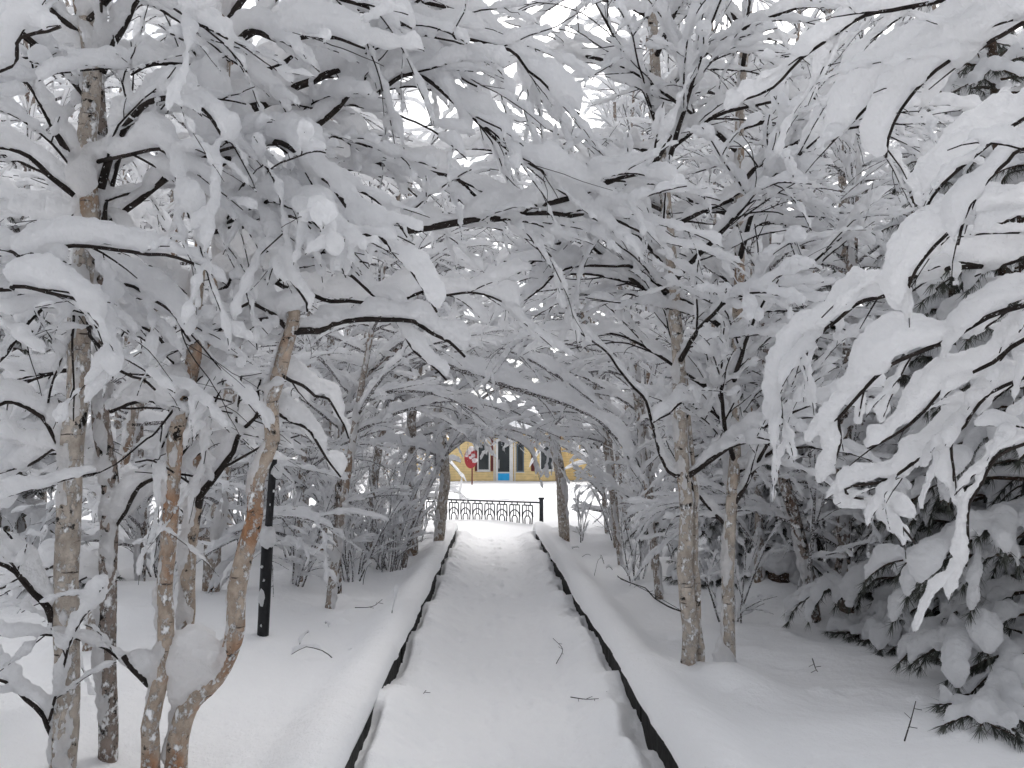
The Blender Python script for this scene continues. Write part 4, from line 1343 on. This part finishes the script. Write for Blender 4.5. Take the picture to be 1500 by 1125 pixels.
# =================================================================== PINES
def pine(name, label, base, seed, H, n_whorl, L, lod, z0=.25, voxel=.016, needles=60, lean=(0, 0)):
    rng = np.random.default_rng(seed)
    base = np.array(base, float)
    T, S, N = [], MB(), MB()
    tp = np.array([base + np.array([lean[0] * z, lean[1] * z, z]) for z in np.linspace(-.2, H, 40)])
    mb = MB()
    tube(mb, tp, np.linspace(.075, .02, 40) * (H / 4) ** .5, 10 if lod < 2 else 6, True)
    trunk = mb
    st = .06 if lod < 2 else .12
    for wv in range(n_whorl):
        f = wv / n_whorl
        z = z0 + (H - z0) * f
        nb = 5
        a0 = rng.uniform(0, 6.28)
        for k in range(nb):
            a = a0 + k * 6.283 / nb + rng.normal() * .25
            ln = L * (1 - .75 * f) * rng.uniform(.5, 1.25)
            d = np.array([math.cos(a), math.sin(a), rng.uniform(-.1, .45)])
            p = base + np.array([lean[0] * z, lean[1] * z, z + rng.normal() * .16])
            q = [p]
            for i in range(max(3, int(ln / st))):
                d = d + rng.normal(size=3) * .05
                d[2] -= st * rng.uniform(.5, 1.3)
                d /= np.linalg.norm(d)
                p = p + d * st
                g = float(ground_z(p[0], p[1]))
                if p[2] < g + .06:
                    p = np.array([p[0], p[1], g + .06])
                    d[2] = max(d[2], 0)
                if blocked(p):
                    break
                q.append(p)
            q = np.array(q)
            if len(q) < 4:
                continue
            mb = MB()
            tube(mb, q, np.linspace(.014, .005, len(q)) * (.6 + L * .4), 5 if lod < 2 else 4)
            z_ = 1.0
            snow_on(S, q, .045, .045, rng, 8 if lod < 2 else 6, .3, .1)
            t, s, u = frames(q)
            tips = [(q, 1.0)]
            sd = 1
            m = int(ln / (.11 if lod < 2 else .17))
            for j in range(m):
                i = min(len(q) - 1, int((.25 + .75 * (j + rng.random()) / m) * (len(q) - 1)))
                sd = -sd
                an = RAD(rng.uniform(30, 60))
                dd = t[i] * math.cos(an) + s[i] * sd * math.sin(an) + u[i] * rng.normal() * .2
                pp = q[i].copy()
                g2 = [pp]
                for _ in range(int(rng.uniform(.18, .5) * (1 - .4 * j / m) / st) + 2):
                    dd = dd + rng.normal(size=3) * .06
                    dd[2] -= st * 2.0
                    dd /= np.linalg.norm(dd)
                    pp = pp + dd * st
                    pp[2] = max(pp[2], float(ground_z(pp[0], pp[1])) + .04)
                    g2.append(pp)
                g2 = np.array(g2)
                tube(mb, g2, np.linspace(.006, .004, len(g2)), 4)
                tips.append((g2, .8))
                zz = rng.uniform(.8, 1.3)
                snow_on(S, g2, .047 * zz, .048 * zz, rng, 8 if lod < 2 else 6, .35, .08, coat=.5)
            T.append(mb)
            # needles: brushes along the outer part of every shoot, swept forward and down
            for g2, wgt in tips:
                if len(g2) < 3:
                    continue
                tt = norm(np.gradient(g2, axis=0))
                nn = int(needles * wgt * (1 if len(g2) < 9 else 1.6))
                ii = rng.integers(int(len(g2) * .3), len(g2), nn)
                o = g2[ii]
                dv = tt[ii] * rng.uniform(.3, 1.1, (nn, 1)) + rng.normal(size=(nn, 3)) * .38 - np.array([0, 0, .65])
                dv = norm(dv)
                le = rng.uniform(.06, .115, (nn, 1)) * (1 if lod < 2 else 1.4)
                sdv = norm(np.cross(dv, rng.normal(size=(nn, 3)))) * (.0024 if lod < 2 else .006)
                v = np.stack([o - sdv, o + sdv, o + dv * le], 1).reshape(-1, 3)
                N.add(v, None, np.arange(nn * 3).reshape(-1, 3))
                if rng.random() < .25:                        # cushion of snow on the tip
                    e = g2[-1 - int(rng.random() * 2)]
                    r = rng.uniform(.028, .048)
                    S.blob(e + np.array([0, 0, .02]), (r, r, r * .8), rng, 8, 6, .18)
    root = empty(name, base, label, 'tree')
    link('trunk', trunk.mesh('trunk', base), M_PINEBARK, root)
    for mb in T[:95]:
        link('branch', mb.mesh('branch', base), M_PINEBARK, root)
    link('needles', N.mesh('needles', base), M_NEEDLE, root)
    link('snow_load', remesh('snow_load', S, base, voxel, 2) if lod < 2 else S.mesh('snow_load', base), M_SNOW, root)
    return root


def on(x, y):
    return (x, y, float(ground_z(x, y)))


pine('pine_tree', 'young pine at the right edge, its low needled branches bowed to the snow', on(3.35, 4.85), 201, 3.0, 11, 1.15, 1, .15, .011, 170)
pine('pine_tree', 'dark pine behind the young pine at the right edge', on(4.4, 6.6), 202, 5.6, 15, 1.5, 1, .4, .016, 100)
pine('pine_tree', 'dark pine among the trunks right of the two right-hand birches', on(3.6, 8.9), 203, 4.0, 12, 1.3, 1, .2, .019, 170)
pine('pine_tree', 'tall dark pine above the heavy boughs at the upper right', on(5.6, 8.3), 204, 7.0, 17, 1.7, 1, .8, .02, 150)
pine('pine_tree', 'dark pine in the thicket at the far left edge', on(-5.4, 8.4), 205, 4.6, 13, 1.5, 1, .2, .02, 150)

pine('pine_tree', 'small dark pine squeezed between the brown rough trunk and the young pine', on(3.75, 6.3), 206, 3.2, 11, 1.1, 1, .2, .015, 130)
pine('pine_tree', 'low dark pine bush behind the crooked dark tree', on(2.75, 9.3), 207, 2.0, 8, 1.0, 1, .1, .017, 130)
pine('pine_tree', 'middling dark pine right of the brown rough trunk', on(4.5, 8.2), 208, 4.4, 12, 1.3, 1, .2, .018, 110)

# =================================================================== WOOD BEHIND: five grown trees, copied
protos = []
for i in range(5):
    t = Tree('birch_tree', '', 'tree', (0, 0, 0), 300 + i, 2, bark=M_BIRCH_F)
    t.free = True
    r_ = t.rng
    pts = [np.array([0, 0, -.4])]
    for z in np.arange(1.0, 8.1, 1.0):
        pts.append(np.array([pts[-1][0] + r_.normal() * .12, pts[-1][1] + r_.normal() * .12, z]))
    tp, tr = t.trunk(pts, .07, .025)
    t.crown(tp, tr, .5, 7.8, 40, 2.0, elev=(12, 55), droop=.45, snow=(.036, .048), seclen=(.5, 1.1))
    protos.append(t.build())

rw = np.random.default_rng(77)
spots = []


def try_spot(x, y, md):
    if any((x - a) ** 2 + (y - b) ** 2 < md * md for a, b in spots):
        return False
    spots.append((x, y))
    return True


n_done = [0]


def plant(x, y, label, group, smin=.85, smax=1.2, tall=1.0):
    k = n_done[0]
    loc = (x, y, float(ground_z(x, y)) if y < 16.5 else -.05)
    rz, sc = rw.uniform(0, 6.28), rw.uniform(smin, smax)
    if k < 5:
        r = protos[k]
        r.location, r.rotation_euler, r.scale = loc, (0, 0, rz), (sc, sc, sc)
        tag(r, label, None, group)
    else:
        r = copy_tree(protos[k % 5], loc, rz, sc, label, group)
        r.scale = (sc, sc, sc * tall)
    n_done[0] += 1


zones = [(-4.8, -2.6, 8.5, 17.0, 4, 1.5, 'one of the snow-laden birches filling the wood left of the path', 'birches in the wood left of the path'),
         (-10, -4.5, 6.5, 20, 9, 2.2, 'one of the snow-laden birches filling the wood left of the path', 'birches in the wood left of the path'),
         (2.9, 5.0, 9.5, 17.0, 4, 1.5, 'one of the snow-laden birches filling the wood right of the path', 'birches in the wood right of the path'),
         (5.0, 11, 7.5, 20, 9, 2.2, 'one of the snow-laden birches filling the wood right of the path', 'birches in the wood right of the path')]
for x0, x1, y0, y1, n, md, lab, grp in zones:
    c = 0
    for _ in range(600):
        x, y = rw.uniform(x0, x1), rw.uniform(y0, y1)
        if try_spot(x, y, md):
            plant(x, y, lab, grp)
            c += 1
            if c >= n:
                break
for k in range(26):
    x = -30 + 60 * (k + rw.random()) / 26
    plant(x, rw.uniform(54, 62), 'one of the white birches in a row beyond the yellow house', 'birches beyond the house', .95, 1.35)
for x, y in ((-11, 30), (-13.5, 36), (-9.5, 25.5), (-16, 28), (11.5, 27), (14, 33), (12.5, 39), (17, 30), (9, 23.5), (-19, 34), (20, 36)):
    plant(x, y, 'one of the snow-covered birches standing round the clearing before the house', 'birches round the clearing')

for x, y in ((3.5, 17.8), (4.6, 19.3), (3.9, 21.5), (-3.6, 18.0), (-3.2, 22.5), (5.6, 17)):
    plant(x, y, 'one of the tallest slender white birches rising behind the end of the path', 'tall birches behind the end of the path', .95, 1.05, 1.75)
for x, y in ((3.9, 24), (5.2, 27.5), (-3.3, 25.5), (-4.8, 28.5), (-2.4, 29)):
    plant(x, y, 'one of the snow-covered birches standing round the clearing before the house', 'birches round the clearing', .6, .8)
for x, y in ((9.5, 15), (8, 18), (11, 19), (10.5, 12), (-8.5, 14), (-9.5, 18), (-7, 19.5), (-11, 15), (7.5, 13), (6.5, 16.5), (-6.5, 15.5), (3.2, 19.5), (-2.6, 19.2)):
    plant(x, y, 'one of the tall snow-covered birches at the edge of the clearing beside the iron fence', 'birches beside the fence', 1.15, 1.45)
for x, y in ((-3.4, 20.5), (-4.6, 18.5), (-5.6, 21.5), (4.6, 18.5), (5.6, 20.5), (6.8, 22.5), (-7, 23)):
    plant(x, y, 'one of the tall snow-covered birches at the edge of the clearing beside the iron fence', 'birches beside the fence', 1.0, 1.3)
for x, y in ((-2.4, -1.9), (2.5, -2.1), (-5, -1.0), (5.2, -1.0), (0.2, -3.4), (-2.8, -5), (3, -5.2)):  # unseen trees, added to keep open sky light off the foreground
    plant(x, y, 'one of the unseen birches added behind the viewer to shade the near snow', 'birches behind the viewer')

# =================================================================== SHRUBS AND SMALL THINGS
def shrub(base, seed, n, h, label, spread=.35, lod=1, lean=(0, 0)):
    t = Tree('shrub', label, 'shrub', base, seed, lod, voxel=.0145)
    for k in range(n):
        a = t.rng.uniform(0, 6.28)
        d = np.array([math.cos(a) * spread + lean[0], math.sin(a) * spread + lean[1], 1.0])
        b = np.array(base) + np.array([math.cos(a), math.sin(a), 0]) * t.rng.uniform(0, .12) - np.array([0, 0, .1])
        q = t.grow(b, d, h * t.rng.uniform(.6, 1.1), .07, .25 + .5 * t.rng.random(), .05)
        t.limb(q, .009, .003, raw=True, snow=(.018, .028), seclen=(.25, .7), start=.15, droop=.9, dens=.75)
    return t.build()


shrub(on(-1.62, 9.6), 401, 6, 2.4, 'clump of thin dark stems left of the path beside the leaning tree')
shrub(on(-2.5, 10.4), 402, 6, 2.3, 'clump of thin snowy stems behind the black post')
shrub(on(-1.15, 12.6), 403, 7, 1.5, 'low snowy bush against the far end of the left kerb')
shrub(on(-3.4, 11.2), 404, 7, 2.2, 'thin snowy stems between the grey birch and the snow-plastered trunk')
shrub(on(-1.95, 13.4), 405, 7, 2.2, 'snowy bush behind the upright birch by the left kerb')
shrub(on(1.75, 9.6), 406, 4, 1.2, 'thin drooping snowy stems beside the right kerb', .2)
shrub(on(2.15, 7.2), 407, 4, .9, 'little snowy sprigs left of the scarred birch', .25)
shrub(on(3.3, 7.7), 408, 6, 1.0, 'snow-bowed bush at the foot of the crooked dark tree', .5)
shrub(on(1.95, 12.6), 409, 6, 1.8, 'snowy bush behind the right kerb near the clearing', .3)
shrub(on(-4.3, 7.2), 410, 7, 1.6, 'snowy bush behind the near trunks at the left', .5)
shrub(on(2.7, 8.8), 411, 7, 2.0, 'thin snowy stems behind the two right-hand birches', .35)

for k, (x, y, n, h, lab) in enumerate(((-5.4, 7.6, 8, 1.8, 'wide snowy bush at the left edge behind the pale birch'), (-3.6, 9.0, 8, 2.2, 'wide snowy bush between the slim birches left of the post'),
                                     (-2.9, 12.2, 8, 2.6, 'tall white bush left of the shrub stems'), (-4.6, 11.0, 9, 2.4, 'tall white bush deep in the wood behind the near trunks'),
                                     (-2.2, 16.2, 8, 1.7, 'white bush left of the iron fence'), (3.9, 10.4, 9, 2.4, 'tall white bush behind the pines at the right'),
                                     (2.4, 11.3, 8, 2.2, 'tall white bush halfway along the right side'), (3.0, 13.5, 9, 2.4, 'white bush at the right rim of the clearing'),
                                     (4.6, 9.2, 8, 1.8, 'wide snowy bush under the tall dark pine'), (-6.5, 10, 9, 2.6, 'tall white bush in the wood at the far left'),
                                     (-2.1, 8.7, 5, 1.5, 'small white bush right behind the foot of the black post'), (1.5, 13.3, 4, 1.3, 'drooping white stems at the foot of the stout pale birch'))):
    shrub(on(x, y), 430 + k, n, h, lab, .4)
rb = np.random.default_rng(91)
for k in range(12):
    sd = -1 if k < 6 else 1
    y = rb.uniform(8.8, 15.5)
    x = rb.uniform(-3.9, -1.05) if sd < 0 else rb.uniform(1.55, 4.2)
    nm = 'left' if sd < 0 else 'right'
    r = shrub(on(x, y), 460 + k, 6, rb.uniform(1.3, 2.6), 'one of the thin white-coated saplings crowding the undergrowth ' + nm + ' of the path', .3)
    tag(r, None, None, 'saplings ' + nm + ' of the path')

# dry stems poking through the bank
rs = np.random.default_rng(55)
for k in range(26):
    sd = -1 if k % 2 else 1
    x = (XL - rs.uniform(.12, 1.2)) if sd < 0 else (XR + rs.uniform(.15, 1.3))
    y = rs.uniform(4.6, 12.5)
    p0 = np.array(on(x, y))
    h = rs.uniform(.10, .42)
    d = np.array([rs.normal() * .35, rs.normal() * .35, 1.0])
    q = [p0 - [0, 0, .05]]
    for i in range(7):
        d = d + rs.normal(size=3) * .12
        d[2] -= .12 * i * .5
        q.append(q[-1] + norm(d) * h / 6)
    q = np.array(q)
    rt = empty('dry_stem', p0, 'one of the thin dry stems poking out of the snow along the ' + ('left' if sd < 0 else 'right') + ' kerb', 'stem', 'dry stems along the ' + ('left' if sd < 0 else 'right') + ' kerb')
    m = MB()
    tube(m, q, np.linspace(.004, .002, len(q)), 4)
    link('stalk', m.mesh('stalk', p0), M_TWIG, rt)
    if k % 3:
        m = MB()
        snow_on(m, spline(q[3:], .02), .014, .02, rs, 6, .4, 0, .7)
        if m.V:
            link('snow_load', m.mesh('snow_load', p0), M_SNOW, rt)

# snow-bowed stump mound
c = on(2.95, 8.2)
t = Tree('tree_stump', 'low stump under a round cap of snow, right of the straight pale birch', 'stump', c, 420, 1, voxel=.015, bark=M_PINEBARK)
t.trunk([np.array(c) - [0, 0, .2], np.array(c) + [0, 0, .13]], .13, .11, plaster=0)
t.lump(np.array(c) + [0, -.02, .16], (.21, .21, .12))
t.lump(np.array(c) + [.25, .05, .05], (.25, .22, .16))
t.build()

# log lying at the right of the path end
a, b = P(958, 803, 13.0), P(905, 797, 13.3)
lg = empty('fallen_log', (a + b) / 2, 'snow-topped log lying beyond the right kerb, dark end showing', 'log')
m = MB()
tube(m, spline([a, b], .1), .075, 10)
link('trunk', m.mesh('trunk', (a + b) / 2), M_PINEBARK, lg)
m = MB()
snow_on(m, spline([a, b], .06) + [0, 0, .05], .085, .06, rk, 8, .2)
link('snow_load', m.mesh('snow_load', (a + b) / 2), M_SNOW, lg)

# bare twigs sticking out of the snow
tw = [([(570, 922), (577, 898)], .10, 'short bare twig standing in the snow left of the left kerb'),
      ([(571, 945), (590, 927)], .2, 'short bare twig slanting over the left kerb'),
      ([(594, 992), (597, 1012), (600, 1035), (602, 1058)], .05, 'jointed bare twig lying on the path near the left kerb'),
      ([(608, 1031), (624, 1016)], .07, 'small bare twig slanting beside the jointed twig'),
      ([(636, 950), (646, 938)], .04, 'tiny bare twig on the trodden path, left side'),
      ([(815, 972), (824, 955), (810, 942)], .05, 'crooked bare twig on the path right of its middle'),
      ([(850, 948), (864, 967)], .06, 'bare twig leaning on the snow before the right kerb'),
      ([(836, 1021), (858, 1029), (877, 1033)], .05, 'long bare twig lying across the right side of the path'),
      ([(883, 1008), (889, 1018)], .08, 'tiny bare twig close to the near right kerb'),
      ([(1325, 1085), (1335, 1060), (1342, 1040)], .4, 'bare twig standing under the young pine'),
      ([(1190, 965), (1195, 985), (1198, 995)], .4, 'thin bare twig in the open snow before the young pine'),
      ([(905, 845), (930, 860), (960, 880), (995, 905)], .45, 'long bare twig leaning against the scarred birch'),
      ([(520, 890), (545, 892), (560, 885)], .32, 'snowed-over twig lying left of the left kerb')]
for px, z, lab in tw:
    pts = [G(x, y, z) + np.array([0, 0, .02 * k]) for k, (x, y) in enumerate(px)]
    m = MB()
    q = spline(pts, .03)
    tube(m, q, np.linspace(.0035, .002, len(q)), 5)
    base = pts[0]
    d0 = norm(q[-1] - q[0])
    for k in range(3):
        i = int(len(q) * (.35 + .2 * k))
        sd = np.array([-d0[1], d0[0], .4]) * (1 if k % 2 else -1)
        e = q[min(i, len(q) - 1)]
        tube(m, spline([e, e + (d0 + sd) * .03], .02), .0016, 4)
    tag(link('bare_twig', m.mesh('bare_twig', base), M_TWIG, None, base), lab, 'twig')
